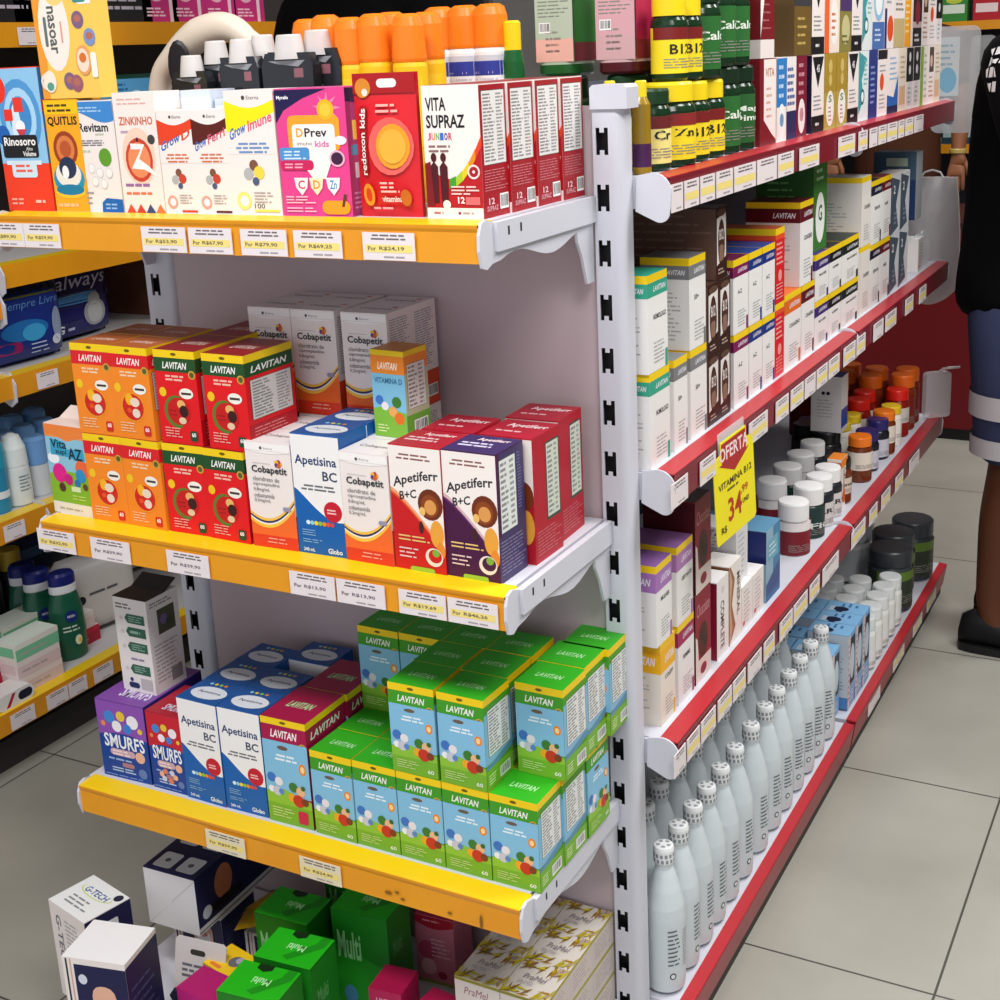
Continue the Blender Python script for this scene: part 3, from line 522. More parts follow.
zz('wavebox', .06, .05, .14, '#efe9e3', f_wv, '#f0ece8', name='supplement_carton')
def f_sm(F): F['front'].l(.2, .1, .8, .9, 8, '#b4b2b2', 3, .3).r(.1, .1, .3, .2, '#c86a5a')
zz('smallwhite', .058, .04, .08, '#ebe8e4', f_sm, '#f1f0ee', name='medicine_carton')
def f_gw(F): F['left'].l(.1, .3, .9, .85, 9, '#9c9aa0', 3, .3).bar(.68, .08, .9, .3).t('DENTAL', .2, .86, .9, .96, '#4a4a52', 'b'); F['front'].l(.2, .1, .8, .9, 8, '#b4b2b2', 3, .3)
zz('greywhite', .06, .12, .1, '#dcdcde', f_gw, '#e8e9ea', name='medicine_carton')
def f_teal(F): F['front'].r(.5, 0, 1, 1, '#3f86b0').p([(0, 0), (1, 0), (1, .45), (0, .25)], '#2a5f94').r(.15, .55, .85, .85, '#6fb0c4').l(.2, .6, .8, .8, 3, '#cfe4ee', 3, .4); F['left'].r(0, .55, 1, 1, '#1c2a6a')
zz('teal', .08, .13, .135, '#8fb4c8', f_teal, '#5f94b4', name='supplement_carton')
def f_bc(F):
    f = F['front']; f.rr(.1, .3, .9, .94, '#20242e', .1).e(.55, .6, .3, .24, '#c9d6e4').r(0, 0, .24, 1, '#e6cfd4').l(.04, .1, .2, .9, 10, '#a0808a', 3, .4).l(.3, .05, .9, .22, 3, '#dce9f4', 3, .4)
    F['left'].r(0, .0, 1, 1, '#c2cbd2').r(0, 0, 1, .16, '#4f86bc').l(.1, .25, .9, .9, 14, '#8f9aa2', 3, .35)
def bcart():
    w, d, h = .058, .09, .17; b, F, t = start(w, d, h, '#7fb0dc', .0015); f_bc(F); tp = lid(t, w, d, h, .0015, '#7fb0dc', '#86bce6'); tp.e(.3, .62, .22, .2, '#16203e').r(0, .55, .5, .7, '#16203e').l(.55, .2, .95, .7, 3, '#3f70a8', 3, .4).r(.06, .78, .5, .9, '#c9d8e6'); fin('bcart', 'supplement_carton', b, t, (w, d, h))
bcart()
def slimcart(key, w, d, h, fn, base=W, top=W): zz(key, w, d, h, base, fn, top, name='hair_dye_carton')
def f_tri(F): F['front'].p([(.05, .98), (.95, .98), (.5, .58)], '#141418').r(0, 0, 1, .22, '#141418').t('45', .38, .78, .62, .88, '#e8e8ea', 'b').l(.15, .28, .85, .5, 4, '#8a8a90', 3, .35).l(.3, .08, .7, .14, 1, '#d8d8da', 3, .6); F['left'].r(0, 0, 1, 1, '#1c1838')
slimcart('s_tri', .078, .05, .135, f_tri, W, '#333')
def f_gold(F): F['front'].r(0, .5, 1, 1, '#a8892c').e(.5, .28, .34, .24, '#f0ece6').t('S', .36, .36, .64, .46, '#4a7a60', 'b').l(.36, .1, .64, .32, 4, '#b07a8a', 3, .4).d(.5, .84, .16, '#cdb46a').d(.5, .66, .14, '#cdb46a')
slimcart('s_gold', .078, .05, .135, f_gold, '#b39a48', '#8a7a3a')
def f_teal2(F): F['front'].p([(0, .1), (.5, .3), (.3, .6), (.8, .9), (0, 1)], '#3f9aa0').d(.4, .35, .2, '#1f5a6a').d(.4, .35, .13, '#e8f0f0').l(.5, .5, .95, .9, 6, '#7fb8bc', 3, .4)
slimcart('s_teal', .078, .05, .135, f_teal2, '#dfe8e8')
def f_navy2(F): F['front'].r(0, .0, 1, .9, '#27357c').l(.2, .2, .8, .8, 7, '#8a96c8', 3, .4)
slimcart('s_navy', .07, .05, .135, f_navy2, '#2a3a80', '#1c2450')
def f_whiteo(F): F['front'].r(0, .86, 1, 1, '#1c1c22').d(.45, .52, .22, '#e0501c').l(.2, .1, .9, .35, 4, '#a0a0a8', 3, .35).l(.2, .65, .9, .8, 2, '#a0a0a8', 5, .35)
slimcart('s_whiteo', .08, .05, .135, f_whiteo)
def f_wb(F): F['front'].p([(0, 0), (1, 0), (1, .6), (.6, .25), (0, .3)], '#2a64b4').r(0, 0, 1, .12, '#17244a').l(.2, .5, .9, .9, 5, '#8ab0d8', 3, .35)
slimcart('s_wb', .1, .05, .135, f_wb)
def f_bw(F): F['front'].r(0, .45, 1, 1, '#141418').d(.5, .85, .15, '#d8d8da').d(.5, .64, .15, '#d8d8da').e(.5, .25, .36, .2, '#dcdcde').l(.3, .08, .7, .38, 4, '#8a8a90', 3, .35)
slimcart('s_bw', .07, .05, .135, f_bw)
def f_gr(F): F['front'].r(0, 0, .4, 1, '#8ab03a').l(.5, .1, .9, .9, 7, '#b0b8a0', 3, .35)
slimcart('s_green', .08, .05, .135, f_gr)
def f_br(F): F['front'].r(.2, .55, .9, .98, '#4a3020').l(.2, .1, .9, .5, 5, '#c08a6a', 3, .35).d(.5, .74, .2, '#d8b09a')
slimcart('s_brown', .07, .05, .135, f_br)
def f_tan(F): F['front'].r(.1, .1, .9, .4, '#d8b088').l(.2, .5, .9, .9, 5, '#b09a80', 3, .35)
slimcart('s_tan', .07, .05, .135, f_tan, '#e6d8c4')
def f_mar(F): F['front'].r(0, .42, 1, 1, '#7a1830').e(.5, .26, .34, .22, '#f0e6e6').d(.5, .28, .2, '#c88a96').l(.2, .5, .8, .95, 4, '#c88a96', 3, .4)
slimcart('s_maroon', .06, .05, .135, f_mar, '#7a1830', '#5a1424')
def f_bl(F): F['front'].r(0, .42, 1, 1, '#2f7cc4').e(.5, .24, .36, .22, '#f2f2f2').d(.5, .26, .2, '#6f9ac0').l(.2, .5, .8, .95, 4, '#b8d4ee', 3, .4)
slimcart('s_blue', .055, .05, .135, f_bl, W)
def f_syn(F): F['front'].r(0, .0, 1, .35, '#2a2c5a').l(.1, .4, .9, .9, 6, '#5a6aa0', 3, .5)
slimcart('s_syn', .055, .05, .135, f_syn, W)
def f_or(F): F['front'].r(0, 0, .3, 1, '#f0642a').e(.62, .4, .26, .3, '#f4efe8').r(.3, .72, 1, 1, '#f0642a').l(.45, .2, .8, .55, 4, '#c87a50', 3, .4)
slimcart('s_orange', .1, .05, .135, f_or, '#f2ded0')
def f_ol(F): F['front'].r(0, .55, 1, 1, '#4a3468').e(.5, .3, .36, .2, '#c8c08a').l(.2, .1, .8, .25, 2, '#5a5a2a', 3, .4)
slimcart('s_olive', .08, .05, .135, f_ol, '#8a8040')
def f_bc2(F): F['front'].d(.5, .72, .42, '#8ac0e4').d(.5, .72, .3, '#f4f4f4').r(0, 0, 1, .4, '#4a70b0').l(.2, .1, .8, .32, 3, '#c8d8ee', 3, .4)
slimcart('s_circle', .1, .05, .135, f_bc2)
def f_wr(F): F['front'].r(0, 0, .25, .6, '#2a2c6a').d(.65, .3, .34, '#e2501e').l(.2, .65, .9, .92, 3, '#a0a0b0', 3, .4)
slimcart('s_red', .078, .05, .135, f_wr)
def f_tw(F): F['front'].r(0, 0, 1, .45, '#c4ae7a').l(.15, .55, .9, .95, 5, '#8a8478', 3, .45)
slimcart('s_tanw', .1, .05, .135, f_tw)
def f_ye(F): F['front'].r(0, 0, .75, 1, '#f2a41c').l(.1, .2, .6, .8, 6, '#f8d890', 3, .4)
slimcart('s_yellow', .08, .05, .135, f_ye)
def f_dk(F): F['front'].r(0, .4, 1, 1, '#2a1c20').d(.5, .55, .3, '#8a2a3a').r(0, 0, 1, .3, '#1c1c22').l(.2, .06, .8, .22, 2, '#d8d0d0', 3, .5)
slimcart('s_dark', .09, .05, .135, f_dk, '#c8b0b0', '#333')
def f_dgold(F): F['front'].r(0, 0, 1, .6, '#6d5526').l(.2, .1, .8, .5, 4, '#bfa45a', 3, .3).r(0, .6, 1, 1, '#3a3a3e'); F['left'].r(0, 0, 1, 1, '#5a4420')
slimcart('s_dgold', .1, .06, .135, f_dgold, '#6d5526', '#3a3a3e')
def f_big(F):
    for k in ('left', 'front'): F[k].r(0, .18, 1, .62, '#7a1620').l(.1, .25, .8, .55, 4, '#b0646a', 3, .2).l(.1, .66, .9, .95, 6, '#b09a98', 4, .35)
    F['left'].bar(.2, .2, .4, .34); F['front'].p([(.0, .2), (.5, .9), (.5, 1), (0, 1)], '#f0ecea')
zz('bigwm', .07, .19, .16, '#ece2de', f_big, '#d8d0ce', name='supplement_carton')
def f_mw(F): F['front'].p([(.25, 1), (1, 1), (1, .05), (.75, .12), (.25, .3)], '#f3e9e4').t('VITA', .35, .8, .9, .9, '#c0705a', 'b').l(.4, .3, .8, .7, 5, '#d8a89a', 3, .35); F['left'].r(0, 0, 1, 1, '#7a1622')
zz('mwbox', .083, .07, .135, '#7a1622', f_mw, '#7a1622', name='supplement_carton')
def f_gwave(F): F['front'].p([(0, 0), (.8, .1), (.5, .5), (.9, .9), (0, 1)], '#4a5a68').t('2', .2, .7, .4, .85, '#e8e8ea', 'b').l(.3, .15, .7, .4, 3, '#8a98a4', 3, .4); F['left'].r(0, 0, 1, 1, '#3f4a58')
slimcart('w_wave', .088, .05, .13, f_gwave, '#d8dce2')
def f_gr2(F): F['front'].e(.5, .36, .34, .28, '#f0f2ee').t('G', .36, .32, .64, .5, '#3a5a40', 'b').l(.2, .75, .8, .92, 2, '#a8d0a0', 3, .4); F['left'].r(0, 0, 1, 1, '#2c5a2a').l(.2, .5, .7, .8, 4, '#6a9a60', 3, .3)
zz('w_greenb', .09, .11, .17, '#3f7a34', f_gr2, '#1c3a1c', name='supplement_carton')
def f_blue3(F): F['left'].r(0, 0, 1, .6, '#1f3560').l(.2, .3, .8, .8, 4, '#8aa0c0', 3, .15).r(.3, .8, .8, .92, '#a8b4a0').r(.15, .04, .6, .16, '#a0b0a4'); F['front'].r(0, 0, 1, 1, '#a8aeb4')
zz('w_slate', .07, .1, .16, '#3f5468', f_blue3, '#9aa0a6', name='supplement_carton')
def f_soap(c):
    def fn(F): F['front'].r(0, 0, 1, .7, c).l(.1, .2, .9, .5, 1, '#b8a8a8', 3, .4); F['right'].r(.2, .2, .9, .8, c); F['left'].r(.2, .2, .9, .8, c)
    return fn
zz('soapgreen', .1, .06, .04, '#e6e4da', f_soap('#7ac49a'), '#dde6dc', name='soap_carton'); zz('soappink', .1, .06, .04, '#e8dcd8', f_soap('#e0c8c8'), '#e9e2de', name='soap_carton'); zz('soapred', .1, .06, .04, '#c41c38', f_soap('#a81630'), '#d8d4ce', name='soap_carton')
# ================================================================ the shop: floor, walls, gondola, shelves
def floor_mat():
    m, nt, b = new_mat('floor_tile'); L = nt.links.new
    tc = nt.nodes.new('ShaderNodeTexCoord'); mp = nt.nodes.new('ShaderNodeMapping'); mp.inputs['Location'].default_value = (.332, -1.937, 0)
    L(tc.outputs['Object'], mp.inputs['Vector'])
    br = nt.nodes.new('ShaderNodeTexBrick'); br.offset = 0; br.inputs['Scale'].default_value = 1; br.inputs['Brick Width'].default_value = .654; br.inputs['Row Height'].default_value = .651
    br.inputs['Mortar Size'].default_value = .0022; br.inputs['Mortar'].default_value = (*lin('#4a4844'), 1); L(mp.outputs[0], br.inputs['Vector'])
    n = nt.nodes.new('ShaderNodeTexNoise'); n.inputs['Scale'].default_value = 3.2; n.inputs['Detail'].default_value = 8; L(tc.outputs['Object'], n.inputs['Vector'])
    rp = nt.nodes.new('ShaderNodeValToRGB'); rp.color_ramp.elements[0].position = .3; rp.color_ramp.elements[1].position = .7
    rp.color_ramp.elements[0].color = (*lin('#99978d'), 1); rp.color_ramp.elements[1].color = (*lin('#a9a79d'), 1); L(n.outputs['Fac'], rp.inputs['Fac'])
    L(rp.outputs[0], br.inputs['Color1']); L(rp.outputs[0], br.inputs['Color2']); L(br.outputs['Color'], b.inputs['Base Color']); b.inputs['Roughness'].default_value = .38
    _M['floor_tile'] = m
floor_mat(); special('spine_shade', '#565a66', .5, .3); special('plaster', '#cfccc8', .8, .2, noise=(4, '#c6c3bf')); special('dark_kick', '#3a3634', .6, .3); special('wood_brown', '#6b4230', .6, .3, noise=(14, '#5c3626'))
m = MB(); m.box((-5, -3, -.05), (5, 8, 0), 'floor_tile'); struct('floor', m)
m = MB(); m.box((-5, 7.9, 0), (5, 8, 3), 'plaster'); struct('wall_back', m)
m = MB(); m.box((-5.1, -3, 0), (-5, 8, 3), 'plaster'); struct('wall_left', m)
m = MB(); m.box((5, -3, 0), (5.1, 8, 3), 'plaster'); struct('wall_right', m)
m = MB(); m.box((-5, -3, 3), (5, 8, 3.1), 'plaster'); struct('ceiling', m)
# ---------------------------------------------------------------- slotted post
def post(name, xc, yf, z0, z1, parent, phase, off, w=.055, d=.03):
    m = MB(); hx = [off + q for q in (-.0085, -.0032, .0032, .0085)]; hz = .034; nz = .006; pitch = .0715
    xs = [-w / 2] + list(hx) + [w / 2 - .012]; zc = phase; zs = []
    while zc - pitch > z0: zc -= pitch
    cells = []; last = z0
    while zc < z1 - .02:
        a, b = zc - hz / 2, zc + hz / 2
        if a > last:
            cells += [(last, a, ()), (a, a + nz, (1, 3)), (a + nz, b - nz, (1, 2, 3)), (b - nz, b, (1, 3))]; last = b
        zc += pitch
    cells.append((last, z1, ()))
    for a, b, holes in cells:
        if not holes: m.add([(xc + xs[0], yf, a), (xc + xs[-1], yf, a), (xc + xs[-1], yf, b), (xc + xs[0], yf, b)], [(0, 1, 2, 3)], 'white_steel'); continue
        for i in range(5):
            if i in holes: continue
            m.add([(xc + xs[i], yf, a), (xc + xs[i + 1], yf, a), (xc + xs[i + 1], yf, b), (xc + xs[i], yf, b)], [(0, 1, 2, 3)], 'white_steel')
    # rounded corner, sides and back
    cr = [(xc + w / 2 - .012 + .012 * math.sin(t * math.pi / 12), yf + .012 - .012 * math.cos(t * math.pi / 12)) for t in range(7)] + [(xc + w / 2, yf + d), (xc - w / 2, yf + d), (xc - w / 2, yf)]
    for i, (p, q) in enumerate(zip(cr, cr[1:])): m.add([(*p, z0), (*q, z0), (*q, z1), (*p, z1)], [(0, 1, 2, 3)], 'white_steel', i < 6)
    # near-black box painting the shade inside the hollow post, seen through the slots
    m.box((xc - .024, yf + .012, z0), (xc + .02, yf + .026, z1 - .01), '#0d0d0f')
    o = link(name, m.mesh(name), parent); return o
YP = 1.60; XR = -.724; XL = -1.503; PR, PL = -.7205, -1.4975
ec = empty('end_cap_rack', (0, 0, 0)); tag(ec, 'white end cap frame with slotted steel posts holding the yellow edged shelves', 'shelf frame')
post('slotted_post', PR, YP, .0, 1.43, ec, 1.386, -.0075, .041); post('slotted_post', PL, YP, .0, 1.43, ec, 1.386, -.0085)
m = MB(); m.box((PL + .026, YP + .008, .06), (PR - .0215, YP + .02, 1.43), 'panel_steel'); link('back_panel', m.mesh('back_panel'), ec)
for x, hw in ((PR + .004, .0255), (PL - .003, .031)):
    m = MB()
    m.prism([(x - hw, 1.426), (x + hw, 1.426), (x + hw, 1.452), (x + hw - .004, 1.456), (x - hw + .004, 1.456), (x - hw, 1.452)], 'y', YP - .004, YP + .034, 'white_steel'); link('post_cap', m.mesh('post_cap'), ec)
# gondola behind the end cap: spine panel and posts
gd = empty('gondola_rack', (0, 0, 0)); tag(gd, 'white steel gondola spine carrying the red edged aisle shelves', 'shelf frame')
m = MB(); m.box((-1.13, 1.68, .06), (-1.10, 3.62, 1.44), 'spine_shade'); link('spine_panel', m.mesh('spine_panel'), gd)  # panel colour darkened to carry the shade deep between the shelves
for y in (2.62, 3.6):
    m = MB(); m.box((-1.145, y - .03, 0), (-1.085, y + .03, 1.45), 'white_steel'); link('spine_post', m.mesh('spine_post'), gd)
# ---------------------------------------------------------------- end cap shelves
YF = 1.303
def yellow_shelf(z, label, XR=XR):
    e = empty('end_cap_shelf', (0, 0, 0)); tag(e, label, 'shelf', 'yellow edged end cap shelves')
    m = MB(); m.box((XL + .004, YF + .03, z - .02), (XR - .016, YP - .002, z), 'white_steel'); rg = random.Random(2)
    for k in range(7):
        for dy in (.06, .16, .26): m.box((XL + .06 + k * .1, YF + dy, z), (XL + .066 + k * .1, YF + dy + .006, z + .0002), '#1a1a1c')
    for k in range(2): m.box((XR - .06, YF + .06 + k * .035, z), (XR - .052, YF + .066 + k * .035, z + .0002), '#1a1a1c')
    link('deck', m.mesh('deck'), e)
    m = MB(); m.prism([(YF + .034, z + .0015), (YF, z - .0005), (YF, z - .004), (YF + .034, z - .004)], 'x', XL + .004, XR - .012, 'yellow_rail_top')
    m.prism([(YF - .001, z - .001), (YF - .0005, z - .005), (YF + .001, z - .009), (YF, z - .044), (YF + .004, z - .0445), (YF + .006, z - .004), (YF + .004, z - .001)], 'x', XL + .004, XR - .012, 'yellow_rail'); link('price_rail', m.mesh('price_rail'), e)
    for sx, x0 in ((1, XR - .012), (-1, XL)):
        x1 = x0 + .004; m = MB()
        top = [(YF - .002, z - .012), (YF + .004, z + .001), (YF + .014, z + .004), (YF + .03, z - .001), (YP - .002, z - .001)]
        w = [(YP - .002, z - .112), (YP - .022, z - .112), (YP - .036, z - .075), (YP - .048, z - .055)]; n = 12
        for i in range(n + 1):
            t = i / n; y = YP - .05 - t * (YP - .05 - (YF + .045)); w.append((y, z - .0475 - .0085 * math.sin(t * math.pi * 2.2 - .9)))
        w += [(YF + .024, z - .047), (YF + .012, z - .052), (YF + .002, z - .049), (YF - .003, z - .03)]
        m.prism(top + w, 'x', x0, x1, 'white_steel'); link('side_bracket', m.mesh('side_bracket'), e)
        a, b = (x1, x1 + .005) if sx > 0 else (x0 - .005, x0)
        m = MB(); m.prism([(YF + .032, z - .034), (YF + .03, z - .001), (YP - .002, z - .001), (YP - .002, z - .034)], 'x', a, b, 'white_steel')
        for k in range(2): m.box((b - .0001 if sx > 0 else a - .0002, YF + .055 + k * .03, z - .018), (b + .0002 if sx > 0 else a, YF + .059 + k * .03, z - .008), '#1a1a1c')
        link('side_fold', m.mesh('side_fold'), e)
    return e
def xat2(px): return XL + (px - 75) / 447 * (XR - XL)
ZT, ZM, ZB = 1.318, .877, .449
yellow_shelf(ZT, 'top yellow edged end cap shelf below the cartons with the pink sunshine print', XR - .011)
yellow_shelf(ZM, 'middle yellow edged end cap shelf under the orange and red fruit cartons')
yellow_shelf(ZB, 'lowest yellow edged end cap shelf under the green topped cartons, knots in its rail')
# brown scuffs on the lowest rail
m = MB()
for px, s in ((400, .006), (408, .004), (482, .011), (413, .004), (455, .004), (320, .003)):
    x = xat2(px); f = Face(m, lambda u, v, o: (x + u, YF - .0012 - o, ZB - .026 + v), 1); f.e(0, -.004 * (px % 3), .0022 if px == 482 else s, s * (1 if px == 482 else .45), '#8a5a1c', 10)
lk = [o for o in bpy.data.objects if o.name.startswith('end_cap_shelf')][-1]; link('scuff', m.mesh('scuff'), lk)
m = MB(); m.box((XL + .02, 1.14, .03), (XR - .01, YP, .10), 'white_steel'); bd = link('low_platform', m.mesh('low_platform')); tag(bd, 'low white base deck under the jumbled end cap goods', 'shelf')
m = MB(); m.box((XL + .02, 1.125, .035), (XR - .01, 1.139, .105), 'yellow_rail'); link('price_rail', m.mesh('price_rail'), bd)
# ---------------------------------------------------------------- red aisle shelves
XF = -.651; Z1, Z2, Z3, Z0 = 1.338, .939, .535, .093
BAYS = ((1.631, 2.617), (2.622, 3.535))
def red_shelf(z, y0, y1, label, base=False):
    e = empty('aisle_shelf', (0, 0, 0)); tag(e, label, 'shelf', 'red edged aisle shelves')
    if base: XF, z = -.638, z - .004
    else: XF = -.651
    rw0 = .019 if base else .027
    m = MB(); m.box((-1.083, y0 + .008, z - .022), (XF - rw0, y1 - .004, z), 'white_steel'); link('deck', m.mesh('deck'), e)
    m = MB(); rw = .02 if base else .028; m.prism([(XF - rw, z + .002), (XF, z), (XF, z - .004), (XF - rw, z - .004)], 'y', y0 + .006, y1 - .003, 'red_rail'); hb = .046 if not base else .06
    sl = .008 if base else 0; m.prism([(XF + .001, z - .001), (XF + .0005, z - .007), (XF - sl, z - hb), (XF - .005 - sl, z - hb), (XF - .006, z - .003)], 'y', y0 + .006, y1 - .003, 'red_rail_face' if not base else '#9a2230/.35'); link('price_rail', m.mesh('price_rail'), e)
    if base:
        m = MB(); m.box((-1.083, y0, 0), (XF - .014, y1, z - .03), 'dark_kick'); link('kick_plate', m.mesh('kick_plate'), e)
    else:
        for y in (y0, y1 - .003):
            m = MB(); o = [(XF - .044, z + .002)] + [(XF - .022 + .026 * math.sin(t * math.pi / 14), z - .02 + .026 * math.cos(t * math.pi / 14)) for t in range(8)] + [(XF + .002, z - .04)] + [(XF - .012 + .013 * math.cos(t * math.pi / 12), z - .046 - .012 * math.sin(t * math.pi / 12)) for t in range(9)] + [(XF - .046, z - .044)]
            m.prism(o, 'y', y, y + .003, 'white_steel'); link('rail_end', m.mesh('rail_end'), e)
            m = MB(); m.prism([(-1.083, z - .002), (XF - .04, z - .002), (XF - .04, z - .04), (-1.083, z - .09)], 'y', y + .003 if y == y0 else y - .004, y + .007 if y == y0 else y, 'white_steel'); link('side_bracket', m.mesh('side_bracket'), e)
    return e
SN = {1: 'top', 2: 'second', 3: 'third', 0: 'bottom'}; red = {}
for k, z in ((1, Z1), (2, Z2), (3, Z3), (0, Z0)):
    for j, (a, b) in enumerate(BAYS):
        what = {1: ('dark lidded jars', 'slim hair dye cartons'), 2: ('green and grey banded cartons', 'greyish cartons by the clear bag'), 3: ('chocolate cartons and lilac cartons', 'orange capped jars'), 0: ('frosted bottles', 'light blue cartons and grey tubs')}[k][j]
        red[(k, j)] = red_shelf(z, a, b if k or j == 0 else 3.62, f'{SN[k]} red edged aisle shelf holding the {what}', k == 0)
# ---------------------------------------------------------------- price tags
def tag_mesh(w, h, style):
    b = MB(); b.box((-w / 2, -.0012, -h / 2), (w / 2, 0, h / 2), '#e9dfe0' if style != 'old' else '#e6d9b8'); f = Face(b, lambda u, v, o: (-w / 2 + w * u, -.0012 - o, -h / 2 + h * v), w / h)
    f.l(.08, .7, .92, .96, 2, '#6d6468', 3 + style.__len__(), .45, True)
    if style in ('y', 'old'): f.r(.05, .28, .95, .56, '#f2dc82')
    f.l(.4, .06, .95, .18, 1, '#a39aa0', 3, .5)
    return b, f
TAGS = {}
def price_tag(x, y, z, yaw, w, h, style, txt, label, group):
    k = (round(w, 3), h, style, txt)
    if k not in TAGS:
        b, f = tag_mesh(w, h, style)
        if txt: f.t('Por', .1, .34, .26, .5, '#6d6250', 'b').t(txt, .32, .34, .8, .5, '#6d6250' if style != 'w' else '#77707a', 'b')
        TAGS[k] = b.mesh('price_tag')
    o = link('price_tag', TAGS[k]); o.location = (x, y, z); o.rotation_euler = (0, 0, math.radians(yaw)); return tag(o, label, 'price tag', group)
def yellow_tags(z, spans, shelf):
    for i, (x0, x1, st, tx) in enumerate(spans):
        X0, X1 = (xat(q, YF, z - .02) for q in (x0, x1))
        price_tag((X0 + X1) / 2, YF - .0022, z - .0265, 0, X1 - X0, .032, st, tx, f'{"yellow printed" if st != "w" else "plain white"} price tag, {ORD[i]} along the {shelf} yellow rail', 'price tags on the yellow rails')
def xat(px, Y, z):
    p0 = RM.transposed() @ Vector((0, Y, z - EYE.z)); d = RM.transposed() @ Vector((1, 0, 0)); k = (px - PX) / FPX
    return (k * p0.z - p0.x) / (d.x - k * d.z)
yellow_tags(ZT, [(-14, 25, 'y', 'R$89,90'), (25.5, 61, 'y', 'R$59,90'), (143, 187, 'y', 'R$53,90'), (190, 233, 'y', 'R$67,90'), (242, 288, 'y', 'R$79,90'), (295, 343, 'y', 'R$69,25'), (364, 416, 'y', 'R$24,19')], 'top')
yellow_tags(ZM, [(39, 76, 'y', 'R$32,90'), (92, 131, 'w', 'R$39,90'), (168, 210, 'w', 'R$39,90'), (291, 336, 'w', 'R$13,90'), (338, 386, 'w', 'R$13,90'), (400, 447, 'y', 'R$19,69'), (449, 499, 'y', 'R$46,26')], 'middle')
yellow_tags(ZB, [(207, 246, 'old', 'R$59,90'), (301, 342, 'old', 'R$24,90')], 'lowest')
def red_tags(z, k, spans, x=XF, h=.036, dz=-.028):
    for i, (a, b) in enumerate(spans):
        y0, y1 = yat(a, x, z - .025), yat(b, x, z - .025)
        price_tag(x + .0022, (y0 + y1) / 2, z + dz, 90, max(.02, min(y1 - y0 - .002, .115)), h, 'y' if i % 5 else 'w', None, f'small white price tag, {ORD[i]} from the corner post on the {SN[k]} red rail', 'price tags on the red rails')
red_tags(Z1, 1, [(669, 681), (682, 697), (698, 713), (714, 731), (732, 754), (755, 775), (776, 792), (796, 819), (834, 856), (857, 866), (868, 876), (877, 885), (886, 896), (897, 903), (904, 912), (913, 922)][:16])
red_tags(Z2, 2, [(669, 686), (698, 714), (747, 766), (774, 787), (789, 802), (803, 814), (815, 826), (827, 838), (842, 854), (855, 864), (872, 882), (884, 895), (904, 912), (918, 925)])
red_tags(Z3, 3, [(672, 684), (685, 698), (699, 714), (716, 730), (731, 744), (746, 760), (762, 773), (778, 791), (792, 806), (808, 818), (820, 838), (850, 864), (868, 876), (880, 889), (894, 902), (908, 918)])
red_tags(Z0, 0, [(867, 879), (889, 906), (912, 921), (926, 935)], x=-.6425, h=.036, dz=-.034)
# ---------------------------------------------------------------- unit along the other side of the aisle
lu = empty('aisle_side_rack', (0, 0, 0)); tag(lu, 'dark backed shelf unit across the aisle with yellow edged shelves', 'shelf frame')
XA = -2.28; m = MB(); m.box((-2.76, .9, 0), (-2.72, 4.2, 1.95), '#3c3634'); link('back_panel', m.mesh('back_panel'), lu)
m = MB(); m.box((-2.72, .9, 0), (XA - .06, 4.2, .07), 'dark_kick'); link('kick_plate', m.mesh('kick_plate'), lu)
m = MB(); m.box((-2.72, 4.17, .07), (XA - .02, 4.2, 1.95), '#55504e'); link('end_panel', m.mesh('end_panel'), lu)
ZL = [(.165, 'lowest', 'shampoo bottles and soap cartons'), (.583, 'second', 'roll-on deodorants'), (.885, 'third', 'blue pad packs'), (1.118, 'fourth', 'dark packs'), (1.37, 'fifth', 'light blue carton'), (1.605, 'topmost', 'bright pink packs')]
for z, nm, what in ZL:
    e = empty('side_shelf', (0, 0, 0)); tag(e, f'{nm} yellow edged shelf across the aisle, holding the {what}', 'shelf', 'yellow edged shelves across the aisle')
    if nm == 'fourth': lo = 1.975
    elif nm == 'fifth': lo = 2.2
    else: lo = .92
    m = MB(); m.box((-2.718, lo, z - .02), (XA - .03, 4.16, z), '#c9c7c6'); link('deck', m.mesh('deck'), e)
    m = MB(); m.prism([(XA - .034, z + .001), (XA, z), (XA, z - .004), (XA - .034, z - .004)], 'y', lo, 4.16, 'yellow_rail_top'); m.prism([(XA + .001, z), (XA, z - .05), (XA - .004, z - .05), (XA - .006, z - .003)], 'y', lo, 4.16, 'yellow_rail'); link('price_rail', m.mesh('price_rail'), e)
    for y in {'fourth': (lo - .004,), 'third': (1.96,), 'second': (2.0,)}.get(nm, ()):
        m = MB(); m.prism([(XA - .05, z + .006), (XA - .006, z + .006), (XA + .008, z - .02), (XA + .005, z - .058), (XA - .012, z - .07), (XA - .05, z - .05)], 'y', y, y + .004, 'white_steel'); link('rail_end', m.mesh('rail_end'), e)
for z, k, spans in ((.165, 'lowest', [(10, 34), (46, 67), (68, 86), (93, 112)]), (.583, 'second', [(3, 24)]), (.885, 'third', [(36, 57)]), (1.605, 'topmost', [(17, 38)])):
    for i, (a, b) in enumerate(spans):
        y0, y1 = yat(a, XA, z - .025), yat(b, XA, z - .025); price_tag(XA + .0022, (y0 + y1) / 2, z - .028, 90, y1 - y0, .036, 'w', None, f'pale price tag, {ORD[i]} on the {k} yellow rail across the aisle', 'price tags across the aisle')
e = empty('side_shelf', (0, 0, 0)); tag(e, 'short yellow edged shelf of the near bay across the aisle, just below the fourth', 'shelf', 'yellow edged shelves across the aisle')
m = MB(); m.box((-2.718, 1.0, 1.035), (XA - .03, 1.96, 1.055), '#c9c7c6'); link('deck', m.mesh('deck'), e)
